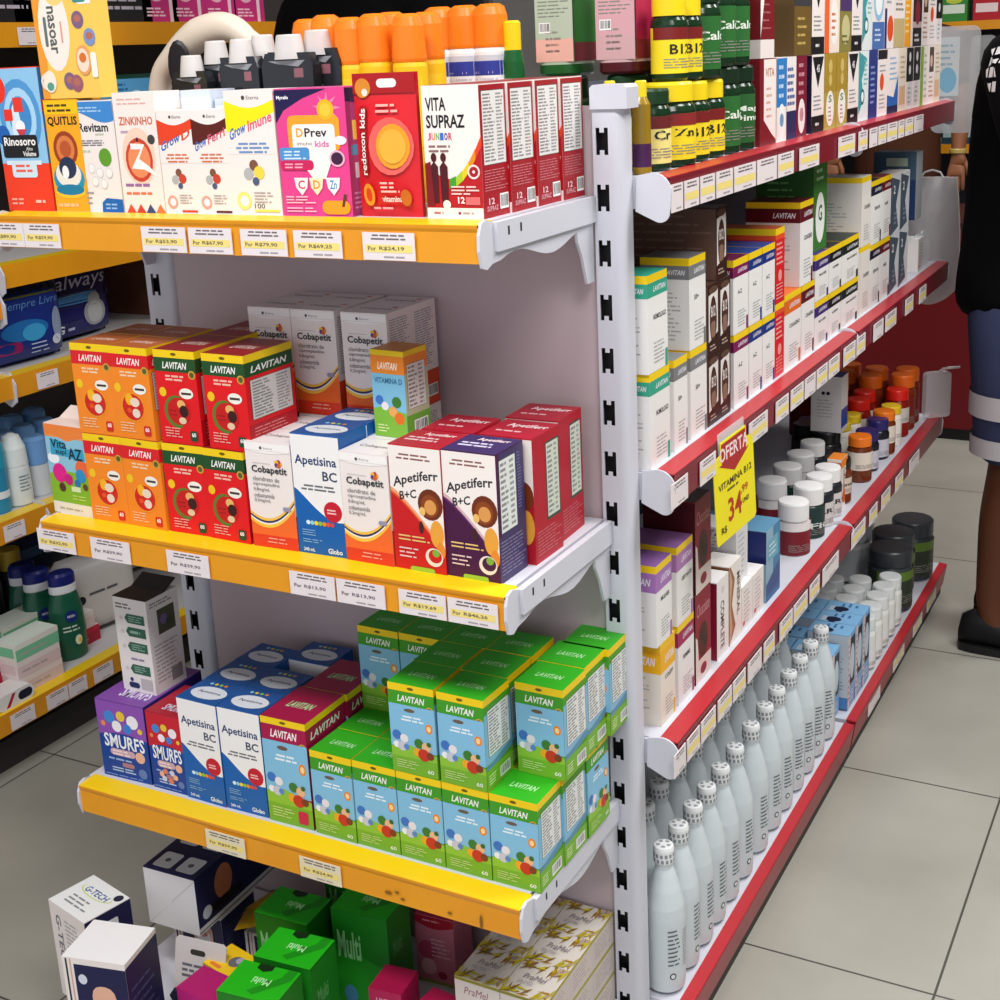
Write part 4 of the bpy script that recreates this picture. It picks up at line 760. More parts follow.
m = MB(); m.prism([(XA - .034, 1.056), (XA, 1.055), (XA + .001, 1.008), (XA - .006, 1.008)], 'y', 1.0, 1.96, 'yellow_rail'); link('price_rail', m.mesh('price_rail'), e)
m = MB(); m.prism([(XA - .05, 1.06), (XA - .006, 1.06), (XA + .008, 1.034), (XA + .005, .996), (XA - .012, .985), (XA - .05, 1.0)], 'y', 1.961, 1.966, 'white_steel'); link('rail_end', m.mesh('rail_end'), e)
# ---------------------------------------------------------------- far shelving and counter
fs = empty('far_rack', (0, 0, 0)); tag(fs, 'dark far shelf unit beyond the counter with yellow rails', 'shelf frame')
m = MB(); m.box((-2.9, 7.1, 0), (3.0, 7.14, 2.2), '#2b2930'); link('back_panel', m.mesh('back_panel'), fs)
for z in (.55, .995, 1.544, 1.95):
    m = MB(); m.box((-2.9, 6.63, z - .02), (3.0, 7.1, z), '#b9b6b4'); link('deck', m.mesh('deck'), fs)
    m = MB(); m.box((-2.9, 6.6, z - .037), (3.0, 6.63, z + .003), 'yellow_rail'); link('price_rail', m.mesh('price_rail'), fs)
ct = empty('counter', (0, 0, 0)); tag(ct, 'dark red shop counter standing at the far end of the aisle', 'counter')
m = MB(); m.box((-2.0, 5.14, .045), (-.80, 5.7, .80), 'counter_red'); m.box((-.795, 5.16, .045), (-.3, 5.7, .80), 'counter_red'); link('front_panel', m.mesh('front_panel'), ct)
m = MB(); m.box((-2.0, 5.15, 0), (-.3, 5.7, .045), '#151314'); link('plinth', m.mesh('plinth'), ct)
m = MB(); m.box((-2.02, 5.12, .80), (-.28, 5.72, .83), '#3a1214'); link('worktop', m.mesh('worktop'), ct)
# ---------------------------------------------------------------- light and camera
def area(x, y, z, sx, sy, p, col=(1, 1, 1), rot=(0, 0, 0)):
    l = bpy.data.lights.new('ceiling_light', 'AREA'); l.shape = 'RECTANGLE'; l.size = sx; l.size_y = sy; l.energy = p; l.color = col
    o = bpy.data.objects.new('ceiling_light', l); COL.objects.link(o); o.location = (x, y, z); o.rotation_euler = rot; return o
for x, y, p in ((-1.0, .2, 41), (.6, .2, 40), (.45, 2.2, 44), (.45, 4.2, 40), (-1.0, 5.0, 20)): area(x, y, 2.95, 1.2, .5, p, (1, .985, .97))
w = bpy.data.worlds.new('shop_ambience'); SC.world = w; w.use_nodes = True; w.node_tree.nodes['Background'].inputs[0].default_value = (.86, .9, 1, 1); w.node_tree.nodes['Background'].inputs[1].default_value = .85
cam = bpy.data.cameras.new('camera'); co = bpy.data.objects.new('camera', cam); COL.objects.link(co); SC.camera = co
cam.sensor_width = 36; cam.lens = FPX / 1000 * 36; cam.shift_x = -.0181; cam.shift_y = -.076; cam.clip_start = .02
M4 = Matrix.Identity(4)
for i in range(3): M4[i][0] = RM[i][0]; M4[i][1] = -RM[i][1]; M4[i][2] = -RM[i][2]; M4[i][3] = EYE[i]
co.matrix_world = M4
SC.view_settings.view_transform = 'Standard'; SC.view_settings.look = 'None'; SC.view_settings.gamma = 1; SC.view_settings.exposure = .17; SC.view_settings.use_curve_mapping = False
# ================================================================ goods on the end cap
G = 'cartons on the end cap'
y = 1.345
D['rino'].fl(-1.519, y, ZT, 3, 'tall blue and orange red nasal spray carton ending the top yellow shelf')
D['quit'].fl(-1.432, y + .004, ZT, 1, 'narrow yellow carton with brown figure print under the big yellow spray carton')
D['revi'].fl(-1.381, y + .006, ZT, -2, 'white syrup carton with blue corners under the big yellow spray carton', sc=(1, 1, 1.04))
D['nasoar'].fl(-1.431, y + .006, ZT + .149, 0, 'big yellow carton with white cloud, lying on two cartons of the top shelf')
D['zink'].fl(-1.304, y, ZT, 1, 'pale pink syrup carton with a white zigzag on an orange circle')
D['growd'].fl(-1.233, y, ZT, 0, 'white syrup carton with an orange red band, top yellow shelf'); D['growf'].fl(-1.177, y, ZT, 0, 'white syrup carton with a dark brown band, top yellow shelf')
D['plainsyrup'].fl(-1.242, y + .053, ZT, 0, 'pale taller carton standing behind the orange banded syrup carton', sc=(1, 1, 1.02)); D['plainsyrup'].fl(-1.184, y + .058, ZT, 0, 'pale carton standing behind the brown banded syrup carton', sc=(1, 1, .94))
D['growi'].fl(-1.121, y, ZT, 0, 'white syrup carton with a bright yellow top band, beside the pink sunshine carton')
D['dprev'].fl(-1.043, y, ZT, 2, 'bright pink wide carton with a small sun and coloured shields')
for i, q in enumerate(('facing front with dark figures', 'second in the row of four', 'third in the row of four', 'last, touching the corner post')): D['vs'].fl(-.8375 + .003 * i, y + .004 + i * .063, ZT, 0, f'red and white supplement carton, {q}', 'red and white supplement cartons on the top shelf')
def pouch():
    w, h = .086, .166; m = MB(); nu, nv = 10, 14
    def fy(u, v): return -.004 - .012 * math.sin(math.pi * u) ** .7 * (math.sin(math.pi * min(1, v * 1.12)) if v < .86 else .12)
    P = lambda u, v, s: ((u - .5) * w, (fy(u, v) if s else -fy(u, v) * .6), v * h)
    for s in (0, 1):
        vs = [P(i / nu, j / nv, s) for j in range(nv + 1) for i in range(nu + 1)]; m.add(vs, [(j * (nu + 1) + i, j * (nu + 1) + i + 1, (j + 1) * (nu + 1) + i + 1, (j + 1) * (nu + 1) + i) for j in range(nv) for i in range(nu)], '#d4202a/.22', True)
    for u in (0, 1): m.add([P(u, j / nv, s) for s in (0, 1) for j in range(nv + 1)], [(j, j + 1, nv + 2 + j, nv + 1 + j) for j in range(nv)], '#b5161f/.25')
    m.add([P(i / nu, 1, s) for s in (0, 1) for i in range(nu + 1)], [(i, i + 1, nu + 2 + i, nu + 1 + i) for i in range(nu)], '#b5161f/.25')
    f = Face(m, lambda u, v, o: ((u - .5) * w, fy(u, v) - o * 4 - .0004, v * h), w / h, 8); f.o = .0003
    f.r(0, .86, 1, 1, '#a8141c'); f.rr(.4, .9, .72, .96, '#efe6e2', .3).d(.17, .9, .13, '#d8862a').d(.2, .87, .05, '#e8dcd0').e(.62, .5, .34, .2, '#e8605a').e(.66, .5, .25, .155, '#f09a22').e(.66, .5, .2, .12, '#f4ab38')
    f.rr(.1, .3, .24, .78, '#a8141c', .4).t('redoxon kids', .12, .3, .22, .76, '#f6ece8', 'b', 90).l(.4, .72, .8, .8, 2, '#f0a8a0', 3, .4).e(.2, .16, .1, .08, '#f09a22').e(.2, .16, .05, .05, '#d8401c').l(.42, .17, .72, .26, 3, '#f6ccc4', 4, .45).t('vitamina C', .42, .11, .84, .155, '#f8e8e4', 'b').l(.25, .05, .7, .08, 1, '#f2b0a8', 4, .5).e(.8, .14, .08, .06, '#c86a1c')
    return Design('sweets_pouch', m, (), (w, .03, h), 'pouch')
pouch().put(-.893, 1.362, ZT, 0, 'glossy red hanging pouch with an orange circle, beside the red and white cartons')
# second row: dark spouted pouches, sun bottles
m = MB(); m.prism([(-.026, 0), (.026, 0), (.029, .18), (.024, .196), (-.024, .196), (-.029, .18)], 'y', -.009, .009, 'foil'); f = Face(m, lambda u, v, o: (-.026 + .052 * u, -.009 - o, .196 * v), .27); f.l(.15, .3, .85, .8, 7, '#6c7076', 3, .25).p([(.1, .95), (.9, .95), (.75, .91), (.3, .93)], '#8a8e94').r(.65, .84, .85, .9, '#8a5a64')
c_ = MB(); c_.lathe([(.0165, .188), (.0155, .196), (.0128, .217), (.0118, .219)], 'cloudy_cap', 16)
D['spout'] = Design('spouted_pouch', m, [('spout_cap', c_)], (.054, .02, .22), 'pouch')
for i, (px, Y, s) in enumerate(((196, 1.468, .9), (221, 1.492, .98), (246, 1.466, .98), (268, 1.494, 1), (294, 1.466, .99), (322, 1.49, 1.01))): D['spout'].put(xat(px, Y, 1.45), Y, ZT, random.uniform(-5, 5), f'black foil pouch with a cloudy cap, {ORD[i]} behind the small syrup cartons', 'black spouted pouches on the top shelf', sc=((1.1, 1.15, 1.1, 1.2, 1.4, 1.35)[i], 1, s))
def sunbottle(key, body, label, blue):
    m = MB(); m.lathe([(.0195, 0), (.0205, .004), (.0205, .172), (.019, .178), (.016, .181)], body, 22); f = cyl_face(m, .0205, .06, .171, 2.8); f.r(.05, .1, .95, .9, label).l(.15, .2, .85, .8, 7, '#c9c9d8', 3, .3)
    if blue: f.r(.02, .72, .98, .9, '#2f3c9a').r(.02, .9, .98, .97, '#c9ccd8')
    c = MB(); c.lathe([(.0198, .178), (.0205, .182), (.0192, .222), (.0165, .233), (.011, .237)], '#f2801e/.3', 20); D[key] = Design('sunscreen_bottle', m, [('cap', c)], (.035, .035, .236), 'bottle')
sunbottle('sun', '#f4c41c', '#f6cf2a', 0); sunbottle('sunb', '#eef0f2', '#f2f3f6', 1)
for i, (px, Y, k) in enumerate(((308, 1.545, 0), (327, 1.51, 0), (350, 1.505, 0), (374, 1.505, 0), (392, 1.555, 0), (408, 1.505, 0), (427, 1.56, 0))): D['sun'].put(xat(px, Y, 1.53), Y, ZT, 0, f'orange capped yellow sunscreen bottle, {ORD[i]} in the back row of the top shelf', 'orange capped bottles on the top shelf', sc=(1.1, 1, 1 + .012 * math.sin(i * 2.1)))
for i, (px, Y) in enumerate(((440, 1.67), (465, 1.67), (491, 1.67))): D['sunb'].put(xat(px, Y, 1.53), Y, Z1, 0, f'orange capped white and blue sunscreen bottle, {ORD[i]} of three behind the red and white cartons', 'orange capped bottles on the top shelf', sc=(1.22, 1.1, .955))
m = MB(); m.lathe([(.014, 0), (.0145, .15), (.012, .165)], '#155a2c/.25', 18, mats=['#155a2c/.25', '#155a2c/.25']); cyl_face(m, .0145, .02, .14).r(.1, .2, .9, .9, '#d8d8d0').r(.4, .3, .7, .6, '#e8c83a'); c = MB(); c.lathe([(.0115, .163), (.0118, .2), (.009, .203)], '#f4cf1c/.3', 18)
Design('insect_spray_bottle', m, [('cap', c)], None, 'bottle').put(xat(513, 1.67, 1.5), 1.67, Z1, 0, 'slim green bottle with a yellow cap behind the red and white cartons')
# cream padded arch behind the pouches
pts = [oy(*p, 1.562) for p in ((150, 110), (160, 88), (176, 58), (200, 34), (226, 27), (246, 38), (262, 62), (268, 92))]; pts[0].z = ZT + .02; pts[-1].z = ZT + .02
rr_ = [.012, .016, .021, .023, .02, .016, .012, .01]; P2, R2 = [], []
for i in range(7):
    a, b, c2, d2 = pts[max(i - 1, 0)], pts[i], pts[i + 1], pts[min(i + 2, 7)]
    for k in range(6):
        t = k / 6; P2.append(.5 * (2 * b + (c2 - a) * t + (2 * a - 5 * b + 4 * c2 - d2) * t * t + (3 * b - a - 3 * c2 + d2) * t ** 3)); R2.append(rr_[i] + (rr_[i + 1] - rr_[i]) * t)
m = MB(); m.tube(P2 + [pts[7]], R2 + [rr_[7]], '#ddd0c0', 16); ar = link('padded_arch', m.mesh('padded_arch')); tag(ar, 'cream padded arch standing behind the black spouted pouches', 'headrest')
m = MB(); q = oy(180, 66, 1.536); m.lathe([(.001, -.004), (.02, -.003), (.024, 0), (.02, .003), (.001, .004)], '#1c1a22', 16); o = link('dark_pad', m.mesh('dark_pad'), ar); o.location = q; o.rotation_euler = (1.57, 0, .3); o.scale = (.75, 1.5, 1)
# ---- middle shelf
y = 1.336
D['vitaaz'].fl(-1.512, y + .008, ZM, -3, 'orange blue and green childrens carton with its lid flap open, middle shelf end')
XO = (-1.424, -1.3525); XR_ = (-1.281, -1.2095)
for t in range(2):
    for r in range(2):
        for c in range(2):
            tn = ('lower', 'upper')[t]; rn = ('front', 'rear')[r]
            D['orange'].fl(XO[c] - .004 - .004 * t, y + r * .07 + t * .002, ZM + t * .1305, (0, -2)[c] + t, f'orange fruit tablet carton, {rn} of the {tn} tier, {("at the open flap carton", "against the red cartons")[c]}', 'orange fruit tablet cartons')
            if not (t and r and c): D['red'].fl(XR_[c] + (.014 if t and c else .002 * t), y + r * .101 + t * .002, ZM + t * .1305, (1, -2)[c] * (1 if not t else .4), f'red tablet carton with green band, {rn} of the {tn} tier, {("against the orange cartons", "on the syrup carton side")[c]}', 'red fruit tablet cartons')
CG = 'white and orange syrup cartons'
D['coba'].fl(-1.134, y - .002, ZM, 1, 'white and orange syrup carton between the red tablet cartons and the blue carton', CG)
D['coba'].fl(-1.135, y + .064, ZM, 0, 'white and orange syrup carton behind the one beside the red tablet cartons', CG)
D['apet'].fl(-1.0595, y, ZM, 1, 'white and blue syrup carton in the middle shelf front row', 'white and blue syrup cartons'); D['apet'].fl(-1.0595, y + .0665, ZM, 0, 'white and blue syrup carton second in line on the middle shelf', 'white and blue syrup cartons')
D['coba'].fl(-.984, y, ZM, -1, 'white and orange syrup carton between the blue carton and the red animal carton', CG); D['coba'].fl(-.985, y + .064, ZM, 0, 'white and orange syrup carton carrying the small blue and green vitamin carton', CG)
for r in range(2):
    for c, x in enumerate((-1.222, -1.148, -1.064)):
        tz = ZM + .1485
        D['coba'].fl(x, 1.474 + r * .0625, tz, 0, f'white and orange syrup carton high at the back, {("first", "second", "third")[c]} across, {("front", "panel")[r]} row', CG)
for c, x in enumerate((-1.148, -1.064)):
    for r in range(2): D['coba'].fl(x, 1.474 + r * .0625, ZM, 0, f'white and orange syrup carton hidden under the {("second", "third")[c]} high one, {("front", "panel")[r]} row', CG)
D['vitd'].fl(-.978, 1.412, ZM + .1485, -4, 'small orange blue and green vitamin carton perched on a white syrup carton')
AG = 'syrup cartons with a brown rosette'
D['aferr'].fl(-.909, y, ZM, -1, 'red and white syrup carton with a brown rosette beside the purple one', AG); D['aferp'].fl(-.833, y + .001, ZM, -1, 'purple and white syrup carton with a brown rosette, middle shelf corner')
D['aferback'].fl(-.904, y + .071, ZM, 1, 'red syrup carton standing behind the red and white rosette carton', AG); D['aferback'].fl(-.822, y + .074, ZM, -1, 'red syrup carton standing directly behind the purple one', AG); D['aferback'].fl(-.828, y + .156, ZM, 2, 'red syrup carton with a green panel, last before the corner post on the middle shelf', AG)
# ---- lowest shelf
y = 1.345
D['smurf'].fl(-1.486, y, ZB, 2, 'wide purple and blue childrens vitamin carton at the lowest shelf end'); D['leaflet'].fl(-1.464, 1.386, ZB + .1305, 0, 'upright white medicine carton with green arrows and an open black flap')
D['smurfr'].fl(-1.387, y + .002, ZB, 0, 'small red and blue childrens vitamin carton beside the purple one')
for c, (x, rows) in enumerate(((-1.319, (0, .067, .134)), (-1.243, (0, .067, .17)))):
    for r, dy in enumerate(rows): D['apet'].fl(x, y + dy, ZB, (-1, 1)[c], f'white and blue syrup carton, {ORD[r]} in the lowest shelf file beside the {("purple", "crimson")[c]} cartons', 'white and blue syrup cartons')
for r in range(2): D['crimson'].fl(-1.165 + .002 * r, y + r * .099, ZB, 1, f'crimson topped childrens carton, {("front", "second")[r]} in its file on the lowest shelf', 'crimson topped childrens cartons')
KX = (-1.083, -1.0115, -.940, -.8685, -.797); KG = 'green topped childrens cartons'; dk = .0687
def kid(x, r, t, what, yy=None, yaw=0): D['kids'].fl(x, (1.345 + r * dk) if yy is None else yy, ZB + t * .1305, yaw + random.uniform(-.8, .8), 'green topped childrens carton, ' + what, KG)
for c, x in enumerate(KX):
    kid(x, 0, 0, f'{ORD[c]} from the crimson cartons in the lower front row')
    if c < 4: kid(x, 1, 0, f'{ORD[c]} from the crimson cartons in the lower second row')
    if c < 4: kid(x - .001, 2, 0, f'{ORD[c]} from the crimson cartons in the lower third row')
kid(KX[4] + .002, 1, 0, 'lower tier, behind the corner front one'); D['kids'].put(-.7575, 1.52, ZB, 90, 'green topped childrens carton, lower tier, turned with its blue front to the corner post', KG)
kid(-.943, 0, 1, 'first of the two at the upper tier front'); kid(-.868, 0, 1, 'second of the two at the upper tier front')
kid(-.945, 1, 1, 'upper tier, behind the first upper front one'); kid(-.871, 1, 1, 'upper tier, behind the second upper front one')
for c, x in enumerate((-1.085, -1.0135, -.942, -.870)): kid(x, 2, 1, f'{ORD[c]} in the upper row along the back panel', 1.483)
kid(-.787, 0, 1, 'upper tier, first of three toward the corner post', 1.4095); kid(-.789, 0, 1, 'upper tier, second of three toward the corner post', 1.479); kid(-.7825, 0, 1, 'upper tier, touching the corner post', 1.5425)
# ---- jumbled goods on the low base deck
zb = .1005
def low(key, cx, cy, yaw, h, label, group=None, z=zb): dz = D[key].size[2]; return D[key].put(cx, cy, z, yaw, label, group, sc=(1, 1, h / dz))
low('gtech', -1.483, 1.277, -13, .17, 'white monitor carton with a blue logo on top, nearest the open floor'.replace('nearest', 'beside'))
low('thermo', -1.343, 1.180, 13, .2, 'white topped navy thermometer carton standing in front of the white monitor carton')
D['thermolie'].put(-1.386, 1.457, .2, 2, 'navy thermometer carton lying on its side, plain white end showing'); low('thermo', -1.386, 1.44, 2, .098, 'navy carton hidden under the lying thermometer carton')
MG = 'green multivitamin cartons'
low('multi', -1.19, 1.405, 3, .16, 'green carton in shade behind the two bright green ones', MG); low('multi', -1.117, 1.312, 5, .17, 'bright green carton, second from the front of the pile', MG); low('multi', -1.117, 1.231, 6, .17, 'bright green carton, foremost of the pile', MG); low('multi', -1.072, 1.44, 5, .18, 'dark green carton with a blue spot, standing beside the pink powder carton', MG); low('multi', -1.15, 1.53, 2, .17, 'dark green carton at the back wall under the lowest shelf', MG)
D['pink'].fl(-1.047, 1.512, zb, 4, 'pink powder carton with a red arched top, below the lowest shelf', sc=(.88, 1, .71))
D['crimlow'].fl(-1.01, 1.337, zb, 6, 'dark crimson small carton below the pink powder carton'); D['crimlow'].fl(-.946, 1.345, zb, -6, 'crimson small carton touching the wheat print cartons', sc=(1, 1, .83))
for c, x in enumerate((-.8895, -.8165)):
    for r in range(3):
        for l in range(3): D['wheat'].fl(x, 1.376 + r * .0742, zb + l * .0503, 0, f'wheat printed food carton, {("first", "second", "third")[l]} layer, {("front", "middle", "rear")[r]} of the {("file beside the crimson carton", "file along the corner post side")[c]}', 'wheat printed food cartons', sc=(1, .945, 1))
low('magenta', -1.226, 1.246, -5, .12, 'magenta carton with pale pink writing beside the bright green cartons')
def ypack():
    w, d, h = .06, .055, .1; b, F, t = start(w, d, h, '#e8b81c', .0016); tp = lid(t, w, d, h, .0016, '#e8b81c', '#f0c41c'); tp.d(.68, .55, .2, '#6d6a72').d(.75, .65, .12, '#a8a6ae').rr(.15, .08, .55, .2, '#e07a2a', .3); return fin('ypack', 'clip_packet', b, t, (w, d, h), 'packet')
ypack(); D['ypack'].put(-1.252, 1.322, zb, -12, 'bright yellow packet with a grey metal picture on top')
def sachet(m, L, wd, th, col, col2):
    n = 10
    for s in (1, -1):
        vs = [((i / n - .5) * L, (j / 6 - .5) * wd, s * th * math.sin(math.pi * i / n) * math.sin(math.pi * j / 6) + .01 * math.sin(math.pi * i / n)) for i in range(n + 1) for j in range(7)]
        m.add(vs, [(i * 7 + j, i * 7 + j + 1, i * 7 + j + 8, i * 7 + j + 7) for i in range(n) for j in range(6)], col if s > 0 else col2, True)
m = MB(); sachet(m, .11, .06, .012, '#b8901c', '#8a6a14'); D['sachet'] = Design('yellow_sachet', m, (), (.1, .06, .02), 'sachet')
low('thermo', -1.255, 1.46, 4, .075, 'small navy carton lying under the yellow sachets'); D['sachet'].put(-1.262, 1.44, .19, 20, 'yellow sachet lying behind the bright yellow packet', 'yellow sachets below the lowest shelf'); D['sachet'].put(-1.25, 1.45, .205, -10, 'yellow sachet on top of the other sachet', 'yellow sachets below the lowest shelf')
m = MB(); m.prism([(-.045, 0), (.045, 0), (.045, .12), (.04, .125), (-.04, .125), (-.045, .12)], 'y', -.001, .001, '#d9d3d2'); f = Face(m, lambda u, v, o: (-.045 + .09 * u, -.001 - o, .125 * v), .72); f.rr(.3, .8, .6, .87, '#3a3a36', .4).l(.15, .5, .9, .7, 3, '#6a6c78', 3, .5)
c = MB(); c.lathe([(.001, -.02), (.03, -.012), (.036, 0), (.03, .012), (.001, .02)], '#191a30/.3', 18); o = Design('hang_card', m, [('comb', c)], None, 'packet').put(-1.295, 1.285, .105, 8, 'white hanging card packet holding a dark oval comb', rot=(-.25, 0, .12)); o.children[0].location = (.0, -.022, .045); o.children[0].scale = (1, .5, .8)
m = MB(); m.prism([(-.03, 0), (.03, 0), (.03, .07)] + [(.03 * math.cos(t * math.pi / 10), .07 + .03 * math.sin(t * math.pi / 10)) for t in range(1, 10)] + [(-.03, .07)], 'y', -.012, 0, '#dfe4e8'); f = Face(m, lambda u, v, o: (-.03 + .06 * u, -.012 - o, .1 * v), .6); f.l(.15, .3, .85, .7, 4, '#d8707e', 3, .5); Design('round_top_packet', m, (), None, 'packet').put(-1.27, 1.165, .105, 12, 'white round topped packet with pink writing beside the navy carton')
# ================================================================ jars and bottles
def jar(key, name, r, h, lh, body, lidc, label=None, text=(), sq=None, lidr=None, neck=True, lz=(.12, .82), span=3.4, tc='#2a2a2a', cat='jar', band=None):
    m = MB(); hb = h - lh; lr = lidr or r * .92
    m.lathe([(r * .9, 0), (r, .004), (r, hb * .86), (r * .94, hb * .93), (lr * .92, hb * .98), (lr * .92, hb + .002)], body, 28, sq=sq)
    L = []
    if label:
        q = MB(); z0, z1 = hb * lz[0], hb * lz[1]
        q.lathe([(r * 1.004, z0), (r * 1.004, z1)], label, 28, caps=False, sq=sq)
        if sq is None: f = cyl_face(q, r * 1.004, z0, z1, span)
        else: f = Face(q, lambda u, v, o: ((u - .5) * 1.5 * r, -r * 1.012 - o, z0 + (z1 - z0) * v), 1.5 * r / (z1 - z0))
        if band: f.r(0, .74, 1, 1, band)
        for i, (tx, u0, v0, u1, v1) in enumerate(text): f.t(tx, u0, v0, u1, v1, tc, 'b')
        f.l(.2, .1, .8, .34, 4, '#8d8a84', 3, .35); L.append(('label', q))
    c = MB(); c.lathe([(lr, hb), (lr, h - .004), (lr * .94, h - .0005), (lr * .6, h)], lidc, 28); L.append(('lid', c))
    D[key] = Design(name, m, L, (2 * r, 2 * r, h), cat); return D[key]
def stand(key, px, X, z, label, group=None, yaw=None, **k): return D[key].put(X, yat(px, X, z), z, 70 if yaw is None else yaw, label, group, **k)
DG = '#12301a/.2'
jar('zn', 'vitamin_jar', .037, .114, .026, DG, '#f0d41e/.3', '#f2dc2a', [('Zn', .35, .5, .62, .68)], band='#8a2a2a'); jar('b12', 'vitamin_jar', .03, .112, .026, DG, '#f0d41e/.3', '#f2dc2a', [('B12', .3, .42, .7, .64)], band='#7a1f1f'); jar('crj', 'vitamin_jar', .028, .108, .02, DG, '#1a3a20/.3', '#efe48a', [('Cr', .35, .5, .65, .7)], band='#6a2424')
jar('cal', 'vitamin_jar', .033, .128, .024, DG, '#132c1a/.3', '#2c6a30', [('Calc', .25, .55, .75, .72)], tc='#e4efe0'); jar('mag', 'vitamin_jar', .033, .128, .024, DG, '#132c1a/.3', '#2a6030', [('Mag', .25, .62, .75, .76), ('Dime', .25, .45, .75, .58)], tc='#e4efe0')
JG = 'dark green vitamin jars on the top red shelf'
m = MB(); m.lathe([(.018, 0), (.02, .004), (.02, .09), (.012, .1)], 'gold_bottle', 20); q = MB(); q.lathe([(.0202, .01), (.0202, .04)], '#4a2050', 20, caps=False); c = MB(); c.lathe([(.0125, .098), (.0125, .118), (.01, .12)], '#ecd42a/.3', 18); D['oil'] = Design('oil_bottle', m, [('label', q), ('cap', c)], None, 'bottle')
X = -.712
D['oil'].put(X + .01, 1.668, Z1, 80, sc=(.62, .62, 1), label='slim golden oil bottle with a yellow cap and purple foot, at the corner post'); D['oil'].put(-.76, 1.70, Z1, 80, sc=(.62, .62, 1), label='slim golden oil bottle with a yellow cap, behind the one at the corner post')
for k, yy, lb in (('crj', 1.722, 'dark jar with pale yellow label, first from the corner post'), ('zn', 1.79, 'wide yellow labelled jar with a yellow lid, second from the corner post'), ('b12', 1.865, 'yellow labelled jar with a yellow lid, third from the corner post'), ('b12', 1.93, 'yellow labelled jar half hidden beside the green labelled jars'), ('cal', 1.99, 'green labelled jar with dark lid, second before the maroon carton'), ('mag', 2.06, 'green labelled jar with dark lid, touching the maroon carton')): D[k].put(X, yy, Z1, 62, lb + ', lower tier', JG)
for k, yy, lb in (('b12', 1.80, 'yellow labelled jar, upper tier, above the wide yellow lidded jar'), ('b12', 1.856, 'yellow labelled jar, upper tier, beside the green ones'), ('cal', 1.915, 'green labelled jar, upper tier, first of three'), ('cal', 1.98, 'green labelled jar, upper tier, second of three'), ('cal', 2.045, 'green labelled jar, upper tier, beside the big white and maroon carton')): D[k].put(X - .002, yy, Z1 + (.1145 if k == 'b12' else .1285) - (.0145 if yy == 1.915 else 0), 62, lb, JG, sc=(.85, .85, 1) if k == 'b12' else (.95, .95, 1))
for i, yy in enumerate((1.93, 2.0)): D['cal'].put(-.785, yy, Z1, 40, f'green labelled jar in the second row, {ORD[i]} behind the yellow lids', JG)
jar('biggreen', 'supplement_jar', .045, .18, .02, '#1f5a26/.3', '#173a1c', '#aebfa6', sq=5, lz=(.1, .98), span=3); jar('bigred', 'supplement_jar', .045, .18, .02, '#4a0f1a/.3', '#173a1c', '#c9a8ac', sq=5, lz=(.1, .98)); jar('bigbase', 'supplement_jar', .043, .126, .03, '#1d4a26/.3', '#173a20/.35', '#2a6a34', sq=5)
for key, x, col, tx in (('biggreen', -.874, '#2f8a36', 'Vitaminas'), ('bigred', -.781, '#b01c50', 'Col')):
    nm = 'supplement_jar'
    D['bigbase'].put(x, 1.81, Z1, 0, sc=(.66, 1, 1), label=f'dark green lidded jar supporting the tall {"green" if key == "biggreen" else "red"} supplement jar behind the post')
    m_ = MB(); fx = Face(m_, lambda u, v, o: (.0455 + o, -.044 + .088 * u, .02 + .14 * v), .6); fx.r(0, 0, 1, 1, col).t(tx, .1, .6, .95, .74, '#e6efe2', 'b').r(0, 0, 1, .18, '#8a2a34'); ff = Face(m_, lambda u, v, o: (-.043 + .086 * u, -.0455 - o, .02 + .14 * v), .6); ff.r(0, 0, 1, 1, '#b4c2ac' if key == 'biggreen' else '#d2a2aa').r(0, 0, 1, .22, '#e8b0a0' if key == 'biggreen' else '#cda4a8').l(.08, .42, .92, .98, 16, '#7c847a', 3, .35).bar(.1, .28, .4, .38)
    o = D[key].put(x, 1.81, Z1 + .1265, 3, sc=(.66, 1, 1), label=f'tall {"green" if key == "biggreen" else "dark red"} supplement jar with a pale text panel, rising behind the corner post'); link('text_panel', m_.mesh('text_panel'), o)
# ---- top red shelf: slim cartons in two tiers
XS = -.686
def run(items, z, xf=XS, group=None, tail=''):
    for key, yy, lb in items: D[key].side(yy, xf, z, lb + tail, group)
HG = 'slim cartons on the top red shelf'
run([('mwbox', 2.109, 'maroon carton with a white front panel'), ('s_blue', 2.197, 'white carton with a blue upper half'), ('s_syn', 2.25, 'white carton with dark blue writing'), ('s_maroon', 2.308, 'maroon carton with a pale oval'), ('s_tri', 2.399, 'first black triangle carton'), ('s_gold', 2.48, 'gold and white carton, the first of two'), ('s_gold', 2.561, 'gold and white carton, the second of two'), ('s_tri', 2.643, 'black triangle carton beside the teal one'), ('s_teal', 2.725, 'white and teal carton'), ('s_navy', 2.806, 'narrow navy carton'), ('s_whiteo', 2.88, 'white carton with an orange square'), ('s_wb', 2.965, 'white carton with a blue sweep'), ('s_tan', 3.07, 'tan and white carton'), ('s_bw', 3.143, 'black and white carton, the first of two'), ('s_bw', 3.216, 'black and white carton, the second of two'), ('s_green', 3.29, 'white carton with a green strip'), ('s_brown', 3.374, 'white carton with a brown panel'), ('s_tan', 3.447, 'tan carton, second last')], Z1, group=HG, tail=' on the top red shelf, lower tier')
